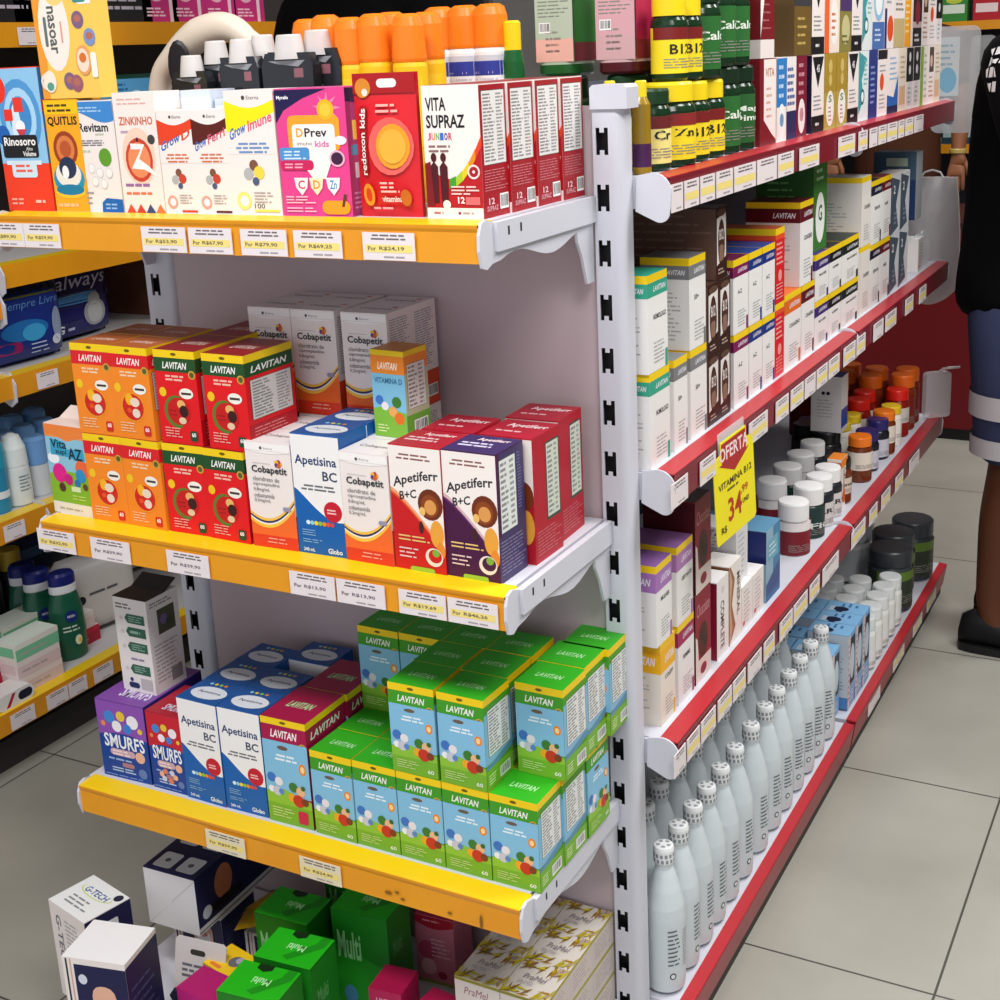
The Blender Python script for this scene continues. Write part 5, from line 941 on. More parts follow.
run([('bigwm', 2.112, 'big white and maroon carton'), ('s_dgold', 2.29, 'dark gold carton'), ('s_tri', 2.395, 'black triangle carton beside the dark gold one'), ('s_orange', 2.476, 'orange and white carton'), ('s_olive', 2.58, 'olive carton with a violet top'), ('s_tri', 2.663, 'black triangle carton beside the olive one'), ('s_teal', 2.744, 'white and teal carton'), ('s_circle', 2.825, 'white carton with a pale blue ring'), ('s_red', 2.928, 'white carton with a red disc'), ('s_tanw', 3.01, 'white and tan carton'), ('s_yellow', 3.113, 'bright yellow carton'), ('s_dark', 3.196, 'dark carton with a red disc'), ('s_brown', 3.29, 'white carton with a brown panel'), ('s_whiteo', 3.363, 'white carton with an orange square'), ('s_bw', 3.446, 'black and white carton')], Z1 + .1356, group=HG, tail=' on the top red shelf, upper tier')
# ---- second red shelf
VG = 'banded vitamin cartons on the second red shelf'; X2 = -.688
L_ = ', second red shelf, lower tier'; U_ = ', second red shelf, upper tier'
run([('w_green', 1.646, 'green banded white carton'), ('w_greynar', 1.735, 'narrow grey banded white carton'), ('w_grey', 1.80, 'grey banded white carton'), ('w_purple', 1.99, 'purple banded white carton'), ('w_blue', 2.066, 'blue banded white carton, beside the purple one'), ('w_blue', 2.135, 'blue banded white carton, beside the tall red one'), ('w_orange', 2.256, 'orange banded white carton'), ('w_maroon', 2.36, 'maroon banded white carton'), ('w_violet', 2.446, 'violet banded low carton'), ('w_black', 2.54, 'black banded low carton'), ('w_dkgreen', 2.634, 'dark green banded low carton'), ('w_beige', 2.782, 'plain beige carton with yellow lid'), ('w_navy', 2.863, 'navy banded carton'), ('w_wine', 2.957, 'wine red banded carton'), ('w_wave', 3.045, 'grey and white wave carton, beside the wine red one'), ('w_wave', 3.136, 'grey and white wave carton, beside the dark carton')], Z2, X2, VG, L_)
run([('w_green', 1.642, 'green banded white carton'), ('w_grey', 1.798, 'grey banded white carton')], Z2 + .1345, X2, VG, U_)
run([('w_purple', 1.988, 'purple banded white carton'), ('w_blue', 2.064, 'blue banded white carton, beside the purple one'), ('w_blue', 2.133, 'blue banded white carton, beside the tall red one')], Z2 + .1185, X2, VG, U_)
run([('w_red', 2.2035, 'narrow red carton with yellow lid, under its twin beside the blue banded cartons')], Z2, X2, VG); run([('w_red', 2.2035, 'narrow red carton with yellow lid, above its twin beside the blue banded cartons')], Z2 + .1285, X2, VG); run([('w_maroontall', 2.345, 'tall maroon banded white carton')], Z2 + .1345, X2, VG, U_)
run([('w_violet', 2.446, 'violet banded low carton'), ('w_black', 2.54, 'black banded low carton'), ('w_dkgreen', 2.634, 'dark green banded low carton')], Z2 + .0885, X2, VG, U_); run([('w_greenb', 2.47, 'green carton with a pale oval, on top of the low violet cartons')], Z2 + .177, X2 - .012, VG)
run([('w_beige', 2.78, 'plain beige carton with yellow lid')], Z2 + .1425, X2, VG, U_); run([('w_navy', 2.863, 'navy banded carton'), ('w_wine', 2.957, 'wine red banded carton')], Z2 + .1345, X2, VG, U_); run([('w_wave', 3.045, 'grey and white wave carton, beside the wine red one'), ('w_wave', 3.136, 'grey and white wave carton, beside the slate blue one')], Z2 + .1305, X2, VG, U_)
D['w_navy'].side(3.262, X2 - .03, Z2, 'dark carton with a yellow lid carrying the slate blue carton', VG); D['w_slate'].side(3.29, X2 - .0, Z2 + .1345, 'slate blue carton high near the clear bag', VG); D['smallwhite'].side(3.355, X2 - .002, Z2, 'small white carton alone at the far end of the second red shelf')
CH = 'brown chocolate cartons'
for t in range(2):
    for c in range(2): D['choc'].side(1.872 + c * .052, X2, Z2 + t * .1085, f'brown chocolate carton, {("lower", "upper")[t]} tier, {("beside the grey carton", "beside the purple carton")[c]}', CH)
D['choc'].side(1.915, X2 - .002, Z2 + .2175, 'brown chocolate carton alone on top of the other chocolate cartons', CH)
# ---- third red shelf
X3 = -.69; PG = 'cartons on the third red shelf'
run([('w_colif', 1.672, 'yellow topped cream carton at the corner post'), ('w_pink', 1.742, 'magenta topped white carton'), ('chocbar', 1.815, 'dark red chocolate supplement carton'), ('compl', 1.912, 'tall white carton with a maroon side'), ('wavebox', 1.972, 'white carton with brown waves'), ('smallwhite', 2.034, 'small white carton beside the wavy one'), ('smallwhite', 2.094, 'small white carton beside the teal one'), ('teal', 2.167, 'blue and teal carton')], Z3, X3, PG, ', third red shelf, bottom layer')
run([('w_lilac', 1.66, 'lilac topped white carton at the corner post'), ('w_lilacb', 1.74, 'lilac topped white carton beside the dark red one')], Z3 + .1305, X3, PG, ', third red shelf, upper layer'); run([('chocbar', 1.818, 'dark red chocolate supplement carton')], Z3 + .1505, X3, PG, ', third red shelf, upper layer'); run([('greywhite', 2.04, 'grey white carton lying on the two small white cartons')], Z3 + .0805, X3 - .012, PG)
jar('whj', 'supplement_jar', .033, .105, .036, '#e9e6e6/.3', '#efefee/.35', '#7a1a28', band='#e9e6e4', lz=(.02, .98), lidr=.03); jar('whg', 'supplement_jar', .033, .105, .036, '#18302c/.3', '#efefee/.35', '#1c3a38', [('Fit', .3, .3, .7, .5)], lz=(.02, .95), tc='#d8e4e0', lidr=.03); jar('wha', 'supplement_jar', .03, .105, .03, '#20242c/.3', '#efefee/.35', '#d8d6d4', [('ART', .2, .55, .8, .75)], lz=(.02, .7), lidr=.027)
jar('amb', 'pill_jar', .03, .1, .022, 'amber', '#1a1a1c/.3', '#d8c8b8', [('Semp', .2, .45, .8, .7)], lz=(.3, .75)); jar('ambo', 'pill_jar', .028, .105, .022, 'amber', '#ee7a1c/.3', '#e6dccc', lz=(.35, .85)); jar('blk', 'pill_jar', .034, .1, .026, '#17171a/.3', '#191a1c/.3', '#26262a', lz=(.1, .8)); jar('prp', 'pill_jar', .028, .095, .024, '#141420/.3', '#2a2264/.3', '#c9c9d4', lz=(.1, .7)); jar('yel', 'pill_jar', .026, .1, .02, '#e6e2d8/.3', '#e8c42a/.3', '#eeeae0', lz=(.2, .8)); jar('redj', 'pill_jar', .03, .12, .026, '#8a1a14/.25', '#d8231a/.3', '#cfc6c0', lz=(.4, .8)); jar('orj', 'pill_jar', .032, .142, .032, '#7a2c14/.25', '#e0661c/.3', '#7a2016', lz=(.1, .8))
WG = 'white lidded supplement jars'
for k, px, xx, lb in (('whj', 793, -.722, 'maroon labelled jar with white lid, touching the teal carton'), ('whg', 808, -.722, 'dark green labelled jar with white lid, front row'), ('wha', 818.5, -.72, 'white lidded jar with pale label, front row, touching the dark green one'), ('wha', 827, -.72, 'white lidded jar with pale label, front row, before the amber jars'), ('whj', 772, -.80, 'white lidded jar, second row, behind the maroon labelled one'), ('whg', 787, -.80, 'white lidded jar, second row, behind the dark green labelled one'), ('whj', 800, -.80, 'white lidded jar, second row, third along'), ('wha', 812, -.80, 'white lidded jar, second row, last along'), ('whj', 738, -.87, 'white lidded jar deep behind the yellow price sign')): D[k].put(xx, yat(px, xx, Z3), Z3, 60, lb + ', third red shelf', WG)
AM = 'small jars at the far end of the third red shelf'
for i, (k, px, xx, lb) in enumerate((('amb', 837, -.722, 'amber jar with black lid and pale label, first of the far jars'), ('blk', 826, -.80, 'big black jar under the upright white carton'), ('blk', 806, -.86, 'big black jar behind the white lidded jars'), ('ambo', 859, -.715, 'amber jar with orange cap beside the orange carton'), ('prp', 866, -.72, 'black jar with dark violet lid, front row'), ('prp', 876.5, -.72, 'black jar with dark violet lid, behind the first violet one'), ('ambo', 883, -.715, 'amber jar with orange cap in the middle of the far jars'), ('yel', 890, -.715, 'white jar with yellow lid, front row of the far jars'), ('yel', 3.115, -.785, 'white jar with yellow lid, second row of the far jars'), ('yel', 3.04, -.79, 'cream jar with yellow lid beside the violet lids'), ('prp', 3.06, -.87, 'black jar with violet lid, second row'))): D[k].put(xx, yat(px, xx, Z3) if px > 100 else px, Z3, 55, lb, AM)
for k, yy, xx, lb in (('redj', 3.31, -.72, 'red lidded jar, front row of the far jars'), ('redj', 3.185, -.785, 'red lidded jar, second row, beside the yellow lids'), ('redj', 3.265, -.79, 'red lidded jar, second row, next along'), ('orj', 3.378, -.722, 'orange lidded jar, front row at the shelf end'), ('orj', 3.446, -.725, 'orange lidded jar, last before the clear pocket'), ('orj', 3.345, -.795, 'orange lidded jar, second row at the shelf end'), ('orj', 3.43, -.80, 'orange lidded jar, second row, last along'), ('redj', 3.13, -.855, 'red lidded jar, third row, beside the violet lids'), ('redj', 3.21, -.86, 'red lidded jar, third row, next along'), ('orj', 3.29, -.865, 'orange lidded jar, third row, first along'), ('orj', 3.37, -.87, 'orange lidded jar, third row, second along'), ('orj', 3.45, -.875, 'orange lidded jar, third row, last along'), ('orj', 3.24, -.94, 'orange lidded jar in the dark fourth row, first along'), ('orj', 3.33, -.945, 'orange lidded jar in the dark fourth row, second along')): D[k].put(xx, yy, Z3, 55, lb, AM)
zz('orbox', .05, .03, .11, '#efe6dc', lambda F: (F['front'].r(0, .82, 1, 1, '#ee8a2a').t('CURCUMA', .35, .3, .65, .8, '#4a3a30', 'b', -90).e(.5, .22, .3, .14, '#d8642a'), F['left'].r(0, .0, 1, .95, '#c86a2a')), '#ee8a2a', name='supplement_carton'); D['orbox'].side(yat(840.5, -.70, Z3), -.70, Z3, 'orange topped slim carton between the amber jars')
zz('tallw', .055, .07, .13, '#d9d5d3', lambda F: (F['left'].d(.4, .84, .06, '#1a1a30').d(.56, .84, .06, '#1a1a30').l(.2, .3, .8, .72, 6, '#a5a2a8', 3, .25), F['front'].r(0, .1, 1, .5, '#2f4aa0')), '#1c2c7a', flap=.022, name='medicine_carton'); D['tallw'].side(yat(826, -.80, Z3) - .02, -.762, Z3 + .1005, 'upright white carton with blue lid standing on a black jar')
# ---- bottom red shelf: frosted bottles
def frost():
    m = MB(); pr = [(.028, 0), (.0325, .004), (.0335, .02), (.0335, .125), (.032, .145), (.026, .172), (.0185, .196), (.0145, .206), (.0138, .222)]; m.lathe(pr, 'frost', 28)
    q = MB(); f = cyl_face(q, .0337, .01, .12, 2.4); f.l(.35, .35, .62, .95, 9, '#5c6468', 3, .35).d(.45, .2, .07, '#3a4044').d(.45, .2, .045, '#dfe6ea').l(.7, .3, .95, .9, 12, '#8a9296', 5, .3)
    c = MB(); c.lathe([(.0165, .216), (.017, .22), (.017, .238), (.0155, .243), (.012, .244)], '#e8ebec/.35', 24)
    for i in range(14):
        for zz_ in (.2185, .2275):
            a = i * .449 + zz_ * 90; r = .0172; c.add([(r * math.cos(a + t), r * math.sin(a + t), zz_ + h) for h in (0, .006) for t in (0, .13, .26)], [(0, 1, 4, 3), (1, 2, 5, 4)], '#8d9498')
    for i in range(5):
        a = i * 1.256; c.add([((.006 + .006 * k) * math.cos(a + t), (.006 + .006 * k) * math.sin(a + t), .2443) for k in (0, 1) for t in (0, .4, .7)], [(0, 1, 4, 3), (1, 2, 5, 4)], '#9aa0a4')
    return Design('frosted_bottle', m, [('print', q), ('cap', c)], None, 'bottle')
FB = frost(); FG = 'frosted bottles on the bottom red shelf'
for i, px in enumerate((663, 678.5, 693, 706.5, 720.5, 735, 751, 765, 777, 789, 800, 810.5, 821)):
    FB.put(-.692, max(1.677, yat(px, -.692, .335)), Z0, 50 + (i * 37) % 40, f'frosted bottle in the front row of the bottom shelf, {ORD[i]} from the corner post', FG, sc=(.94, .94, 1))
for i in range(12): FB.put(-.766 + .003 * math.sin(i * 2.1), 1.70 + i * .0735, Z0, 40 + (i * 53) % 60, f'frosted bottle in the shaded second row, {ORD[i]} from the corner post', FG)
for i in range(9): FB.put(-.842, 1.74 + i * .0745, Z0, 40 + (i * 53) % 60, f'frosted bottle in the dark third row, {ORD[i]} from the corner post', FG)
BG = 'light blue cartons on the bottom red shelf'
for i, (yy, xf, h) in enumerate(((2.60, -.682, .9), (2.60, -.776, .9), (2.664, -.665, 1.02), (2.724, -.664, 1.02), (2.784, -.663, 1.02), (2.724, -.757, 1.02), (2.784, -.756, 1.02), (2.664, -.758, .9))):
    D['bcart'].side(yy, xf, Z0 + .001, f'light blue carton with a dark panel, {("low one by the bottles, front", "low one by the bottles, rear", "first of the tall front row", "second of the tall front row", "last of the tall front row", "rear, second across", "rear, last across", "rear, low, first across")[i]}', BG, sc=(1, 1, h))
jar('capw', 'pill_bottle', .029, .125, .03, '#e6e8e4/.3', '#e4e8e8/.35', '#e9ecea', lz=(.05, .5), lidr=.027); WP = 'small white pill bottles on the bottom red shelf'
for c in range(4):
    for r in range(5):
        if c == 0 or r < 4: D['capw'].put(-.690 - c * .062, 2.895 + r * .0655 + (c % 2) * .02, Z0 + .002, 60, f'white pill bottle, {ORD[c]} file from the aisle, {ORD[r]} beyond the light blue cartons', WP)
jar('tub', 'powder_tub', .056, .158, .04, '#3a4044/.35', '#34393d/.35', '#2f3a2c', lz=(.1, .9), lidr=.054, band='#5d7a2c', cat='tub'); TG = 'dark grey powder tubs on the bottom red shelf'
for i, (xx, yy) in enumerate(((-.715, 3.27), (-.735, 3.385), (-.71, 3.5))): D['tub'].put(xx, yy, Z0 + .002, 75, f'dark grey tub with green label, {("beside the white pill bottles", "between the two other grey tubs", "standing at the shelf end")[i]}', TG)
jar('bigtub', 'powder_tub', .105, .15, .045, '#d4d6d8/.35', '#e2e3e6/.35', None, cat='tub'); D['bigtub'].put(-.90, 3.46, Z0 + .002, 0, 'big white round tub behind the dark grey tubs')
# ---- hanging price sign
def sign():
    m = MB(); o = [(0, 0), (.1, 0), (.104, .006), (.104, .128), (.096, .138), (.086, .14), (.086, .158), (.018, .158), (.018, .14), (.006, .138), (-.002, .128), (-.002, .006)]; m.prism([(a - .05, b) for a, b in o], 'y', -.0012, 0, '#f4e41a')
    f = Face(m, lambda u, v, o: (-.05 + .1 * u, -.0012 - o, .158 * v), .63); f.p([(.2, .98), (.84, .98), (.84, .78), (.92, .78), (.52, .64), (.12, .78), (.2, .78)], '#b02a2a').t('OFERTA', .14, .8, .9, .94, '#f4dcdc', 'b').t('VITAMINA B12', .08, .53, .96, .6, '#3a3510', 'b').l(.3, .47, .7, .51, 1, '#6d6318', 3, .6)
    f.t('34', .3, .16, .66, .4, '#b8321e', 'b').t(',99', .64, .34, .84, .43, '#b8321e', 'b').t('UND', .68, .24, .86, .29, '#4a4210', 'b').t('R$', .1, .08, .24, .16, '#3a3510', 'b')
    c = MB(); c.prism([(-.034, .13), (.034, .13), (.034, .172), (-.034, .172)], 'y', .0006, .0016, 'clear_plastic'); return Design('price_sign', m, [('clear_holder', c)], None, 'sign')
sign().put(-.640, 1.862, .782, 90, 'yellow hanging offer sign reading 34,99 on the second red rail', rot=(0, -.1, math.radians(90 - 8)), sc=(1.22, 1, 1))
# ---- clear plastic goods at the far shelf ends
def rbox(w, h, d, r, mt, nb=5):
    m = MB(); o = []
    for cx, cz, a in ((w / 2 - r, h - r, 0), (-w / 2 + r, h - r, 1), (-w / 2 + r, r, 2), (w / 2 - r, r, 3)): o += [(cx + r * math.cos((a + t / nb) * math.pi / 2), cz + r * math.sin((a + t / nb) * math.pi / 2)) for t in range(nb + 1)]
    m.prism(o, 'y', -d / 2, d / 2, mt); return m
m = rbox(.11, .26, .03, .02, 'clear_plastic'); f = Face(m, lambda u, v, o: (-.055 + .11 * u, -.015 - o, .26 * v), .42); f.r(.1, .35, .6, .9, '#dfe8ec').e(.35, .5, .2, .12, '#8ac8e8').l(.15, .62, .55, .85, 4, '#a8c4d0', 3, .4); Design('clear_blister_pack', m, (), None, 'blister pack').put(-.668, 3.62, 1.255, 0, 'clear blister pack hanging at the end of the top red shelf')
m = rbox(.06, .22, .02, .015, 'clear_plastic'); Design('clear_blister_pack', m, (), None, 'blister pack').put(-.61, 3.66, 1.27, 20, 'thinner clear blister pack hanging beside the larger one')
def bag():
    m = MB(); nu, nv = 14, 18; w, h = .15, .33; rg = random.Random(3); wob = [[rg.uniform(-.006, .006) for _ in range(nv + 1)] for _ in range(nu + 1)]
    def P(i, j, s):
        u, v = i / nu, j / nv; ww = w * (.82 + .18 * math.sin(math.pi * min(1, .25 + v * .75)) + (.1 if v < .25 else 0)); cut = .05 * (abs(u - .5) * 2) ** 2 * (1 - v); return ((u - .5) * ww, s * (.008 + .03 * math.sin(math.pi * u) * math.sin(math.pi * v) ** .6) + wob[i][j], v * h + cut)
    for s in (-1, 1): m.add([P(i, j, s) for j in range(nv + 1) for i in range(nu + 1)], [(j * (nu + 1) + i, j * (nu + 1) + i + 1, (j + 1) * (nu + 1) + i + 1, (j + 1) * (nu + 1) + i) for j in range(nv) for i in range(nu)], 'cloudy_bag', True)
    for j0 in (0, nv): m.add([P(i, j0, s) for s in (-1, 1) for i in range(nu + 1)], [(i, i + 1, nu + 2 + i, nu + 1 + i) for i in range(nu)], 'cloudy_bag')
    for i0 in (0, nu): m.add([P(i0, j, s) for s in (-1, 1) for j in range(nv + 1)], [(j, j + 1, nv + 2 + j, nv + 1 + j) for j in range(nv)], 'cloudy_bag')
    hd = MB(); hd.tube([(-.03, 0, h - .005), (-.02, 0, h + .012), (0, 0, h + .018), (.02, 0, h + .012), (.03, 0, h - .005)], .0025, '#e6e2e2'); return Design('clear_bag', m, [('handle', hd)], None, 'bag')
bag().put(-.712, 3.60, .815, 0, 'cloudy clear plastic bag hanging at the end of the second red shelf')
m = rbox(.07, .12, .02, .01, 'clear_plastic'); b2 = MB(); b2.tube([(0, -.005, .12), (.0, -.03, .135), (.03, -.05, .14), (.045, -.03, .135), (.03, 0, .128)], .003, '#e4dede'); Design('clear_pocket', m, [('wire_hook', b2)], None, 'pocket').put(-.662, 3.505, Z3 + .002, 40, 'clear plastic pocket with a white wire hook at the third shelf end')
for i, yy in enumerate((3.40, 3.47)): m = rbox(.05, .085, .006, .02, 'clear_plastic'); Design('clear_holder', m, (), None, 'holder').put(-.70, yy, Z2 + .002, 75, f'clear plastic holder standing {("beside the small white carton", "at the very end of the second red shelf")[i]}')
# ================================================================ goods across the aisle
def wl(key, px, X, z, label, group=None, yaw=90, **k): return D[key].put(X, yat(px, X, z), z, yaw, label, group, **k)
z = ZL[0][0]; SG = 'soap cartons across the aisle'
for px, X, t, key, lb in ((33, -2.345, 0, 'soappink', 'pale pink soap carton at the bottom of the stack of three'), (30, -2.345, 1, 'soappink', 'pale pink soap carton in the middle of the stack of three'), (28, -2.345, 2, 'soapgreen', 'mint green soap carton on top of the stack of three'), (72, -2.41, 0, 'soapred', 'dark red soap carton under the single pink one'), (66, -2.41, 1, 'soappink', 'pale pink soap carton on the dark red one'), (20, -2.45, 0, 'soapred', 'dark red soap carton at the bottom of the rear stack'), (18, -2.45, 1, 'soapred', 'dark red soap carton in the middle of the rear stack'), (16, -2.45, 2, 'soapgreen', 'mint green soap carton on top of the rear stack'), (-6, -2.40, 1, 'soapred', 'red soap carton at the picture edge, second layer'), (-6, -2.40, 0, 'soapred', 'red soap carton at the picture edge, first layer')): wl(key, px, X, z + t * .0405, lb, SG, sc=(1.25, 1.1, 1))
m = rbox(.1, .035, .06, .014, '#e6e2e0'); f = Face(m, lambda u, v, o: (-.05 + .1 * u, -.03 - o, .035 * v), 2.8); f.p([(.3, .1), (.5, .9), (.4, .9), (.2, .1)], '#b01c3a').rr(.55, .2, .95, .8, '#1c1c34', .3); Design('soap_packet', m, (), None, 'packet').put(-2.318, yat(8, -2.318, z), z, 90, 'white soap packet with a red stripe lying at the shelf edge')
def shampoo():
    m = MB(); m.lathe([(.03, 0), (.036, .006), (.038, .06), (.036, .11), (.03, .14), (.026, .15)], '#1d5a44/.25', 24); q = MB(); f = cyl_face(q, .038, .02, .13, 2.2); f.d(.5, .72, .16, '#1c2c7a').t('NIVEA', .4, .7, .6, .75, '#e4e8f4', 'b').l(.25, .4, .75, .55, 2, '#cfe0d4', 3, .4).e(.62, .22, .1, .1, '#e6e4c8').e(.66, .2, .05, .05, '#d8c84a')
    r = MB(); r.lathe([(.0275, .148), (.029, .15), (.029, .165), (.0275, .167)], '#e6e8ec/.3', 24); c = MB(); c.lathe([(.0285, .166), (.0285, .186), (.024, .192)], '#1b2370/.3', 24); return Design('shampoo_bottle', m, [('label', q), ('collar', r), ('cap', c)], None, 'bottle')
SH = shampoo()
for i, (px, X) in enumerate(((33, -2.50), (47, -2.435), (72, -2.365))): SH.put(X, yat(px, X, z), z, 70, f'green shampoo bottle with navy cap, {("rearmost", "middle", "foremost")[i]} of three', 'green shampoo bottles', sc=(1.12, .8, 1.12))
jar('cream', 'cream_jar', .03, .22, .05, '#2a2c34/.3', '#d8d6d0/.3', None); jar('creamy', 'cream_jar', .03, .22, .05, '#2a2c34/.3', '#c9a83a/.3', None)
wl('cream', -2, -2.6, z, 'dark bottle with a white cap behind the soap cartons'); wl('creamy', 20, -2.6, z, 'dark bottle with a cream cap behind the green shampoo bottles')
def pillow(key, w, h, d, col, fn, name='pad_pack', cat='pack'):
    m = MB(); nu, nv = 14, 12
    def yy(u, v): return d / 2 * (1 - abs(2 * u - 1) ** 5) ** .5 * (1 - abs(2 * v - 1) ** 6) ** .5
    for s in (-1, 1): m.add([((i / nu - .5) * w, s * yy(i / nu, j / nv), j / nv * h) for j in range(nv + 1) for i in range(nu + 1)], [(j * (nu + 1) + i, j * (nu + 1) + i + 1, (j + 1) * (nu + 1) + i + 1, (j + 1) * (nu + 1) + i) for j in range(nv) for i in range(nu)], col, True)
    f = Face(m, lambda u, v, o: ((u - .5) * w, -yy(u, v) - o * 3 - .0006, v * h), w / h, 10); fn(f); D[key] = Design(name, m, (), (w, d, h), cat)
pillow('pads', .23, .19, .09, '#1a2f7e/.3', lambda f: f.r(.15, .78, .95, .95, '#6a6a2a').t('LEVE MAIS', .2, .82, .9, .91, '#20260e', 'b').t('Sempre Livre', .22, .63, .9, .75, '#5a86c0', 'i').e(.45, .4, .28, .12, '#1f6ab0').e(.55, .36, .14, .1, '#3a9ad0').e(.85, .4, .07, .2, '#8a9ab8').rr(.1, .16, .4, .29, '#8a1c5a', .3).e(.82, .22, .06, .06, '#c8d0e4').l(.5, .1, .75, .25, 3, '#a8b8e0', 3, .3))
pillow('always', .29, .2, .1, '#15175a/.3', lambda f: f.r(.02, .0, .98, .42, '#0c0d1c').e(.55, .5, .42, .06, '#4a8ac8').e(.55, .52, .44, .06, '#15175a').t('always', .3, .58, .9, .8, '#c4c8e0', 'i').r(.12, .82, .4, .92, '#7a6a2a').e(.72, .3, .13, .16, '#8f9096').e(.72, .46, .07, .08, '#8f9096').e(.72, .3, .09, .13, '#a8a9ae').r(.22, .08, .55, .25, '#1c1f5a').t('G', .28, .12, .36, .22, '#dfe2f0', 'b').l(.4, .12, .5, .2, 1, '#b0b4d8', 3, .4).rr(.02, .05, .14, .38, '#7fb0d8', .2))
z = ZL[2][0]; X = -2.375; D['pads'].put(X, yat(33, X + .04, z), z, 88, 'royal blue pad pack with an olive strip, third shelf across the aisle'); D['always'].put(X - .09, yat(88, X - .01, z) , z, 92, 'dark navy pad pack with silver script, third shelf across the aisle')
X = -2.4; m = MB(); m.box((-.2, -.16, 0), (.2, .16, .2), 'wood_brown'); Design('cardboard_carton', m, (), None, 'box').put(-2.54, 2.80, z + .001, 90, 'brown cardboard carton beyond the navy pad pack')
z = ZL[1][0]
m = MB(); m.lathe([(.026, 0), (.031, .004), (.0315, .03), (.03, .085), (.029, .09)], '#dfe6e6/.3', 24); cyl_face(m, .031, .02, .085).l(.3, .2, .7, .8, 5, '#7a9090', 3, .4); c = MB(); c.lathe([(.0295, .089), (.03, .092), (.028, .13), (.018, .156), (.006, .162)], '#e2eae8/.3', 24); D['roll'] = Design('roll_on_deodorant', m, [('cap', c)], None, 'deodorant')
m = MB(); m.lathe([(.026, 0), (.028, .004), (.028, .075)], '#ccd4dc/.3', 20); c = MB(); c.lathe([(.0285, .074), (.029, .078), (.0275, .13), (.02, .138)], '#6f9fd4/.3', 20); D['stick'] = Design('roll_on_deodorant', m, [('cap', c)], None, 'deodorant')
m = MB(); m.lathe([(.026, 0), (.028, .004), (.028, .1)], '#2f8ab0/.3', 20); cyl_face(m, .028, .01, .09).r(.1, .3, .9, .5, '#dfe8ee'); c = MB(); c.lathe([(.0285, .099), (.029, .103), (.0275, .15), (.02, .158)], '#2a9ab8/.3', 20); D['rolb'] = Design('roll_on_deodorant', m, [('cap', c)], None, 'deodorant')
wl('roll', 20, -2.345, z, 'white roll-on deodorant standing at the edge of the second shelf'); wl('stick', 40, -2.355, z, 'deodorant with a pale blue cap beside the white roll-on'); wl('rolb', -1, -2.345, z, 'blue green deodorant at the picture edge')
for i, (px, X) in enumerate(((10, -2.45), (30, -2.45), (50, -2.45), (18, -2.55), (40, -2.55))): wl('stick', px, X, z, f'deodorant with a pale blue cap in the dark rear rows, {ORD[i]} one', 'deodorants across the aisle')
z = ZL[0][0]
pillow('wipes', .16, .15, .06, '#2f86c4/.3', lambda f: f.e(.4, .6, .06, .05, '#a8d0ec').e(.6, .5, .05, .04, '#a8d0ec').r(.1, .02, .9, .2, '#15325c'), 'wipes_pack'); D['wipes'].put(-2.40, yat(96, -2.42, z + .1), z + .225, 80, 'bright blue wipes pack leaning over the white pack', rot=(-.3, .5, math.radians(80)))
pillow('wpack', .22, .2, .1, '#cfcac6/.35', lambda f: f.d(.2, .5, .05, '#20242c').l(.3, .5, .8, .6, 1, '#5a5a60', 3, .3), 'wipes_pack'); D['wpack'].put(-2.44, yat(116, -2.38, z), z, 80, 'white crumpled pack under the bright blue wipes pack')
pillow('navybag', .2, .22, .1, '#1d2f4e/.35', lambda f: f.r(.05, .8, .95, .9, '#4a6a86'), 'wipes_pack'); D['navybag'].put(-2.64, yat(66, -2.54, z), z, 85, 'dark blue pack standing behind the shampoo bottles'); D['wpack'].put(-2.64, yat(138, -2.58, z), z, 85, 'grey pack at the back of the lowest shelf beside the dark blue one', sc=(1.2, 1, 1.25))
z = ZL[4][0]; zz('oval', .14, .08, .1, '#5aa8dc', lambda F: F['front'].e(.55, .42, .24, .36, '#bfe0f0').e(.55, .42, .18, .3, '#14161c').l(.05, .75, .4, .95, 2, '#2a6aa0', 3, .5), '#4a9ad0', name='hair_net_carton'); D['oval'].side(yat(117, -2.31, z), -2.31, z, 'light blue carton with a dark oval window across the aisle', sc=(1, 1, 1.1))
pillow('grn', .2, .12, .08, '#2a6a5a/.3', lambda f: f.r(.1, .5, .9, .8, '#3a7ab0').e(.3, .3, .2, .15, '#6aa03a'), 'wipes_pack'); D['grn'].put(-2.40, yat(160, -2.36, z), z, 90, 'green and blue pack beside the light blue oval carton')
pillow('blk', .2, .13, .08, '#0e0d14/.3', lambda f: f.t('Intimus', .15, .45, .85, .7, '#d8d4e0', 'b').r(.1, .1, .9, .2, '#d0507a'), 'pad_pack'); 
for i, px in enumerate((12, 54, 92)): D['blk'].put(-2.42, yat(px, -2.38, z), z, 90, sc=(.62, 1, 1), label=f'black pad pack with a pink stripe, {ORD[i]} on the fifth shelf across the aisle', group='black pad packs')
z = ZL[5][0]
zz('pinkp', .15, .06, .1, '#c42a7a', lambda F: F['front'].r(.75, 0, .85, 1, '#f0d0e0').e(.4, .6, .25, .2, '#f0b0c8').l(.1, .1, .65, .3, 3, '#f6c8dc', 3, .5), '#b01c68', name='pad_pack', cat='pack'); zz('blkp', .16, .06, .1, '#141218', lambda F: F['front'].l(.1, .2, .9, .5, 2, '#b8b0c0', 3, .4).r(.7, .5, .9, .9, '#8a4a9a'), '#141218', name='pad_pack', cat='pack')
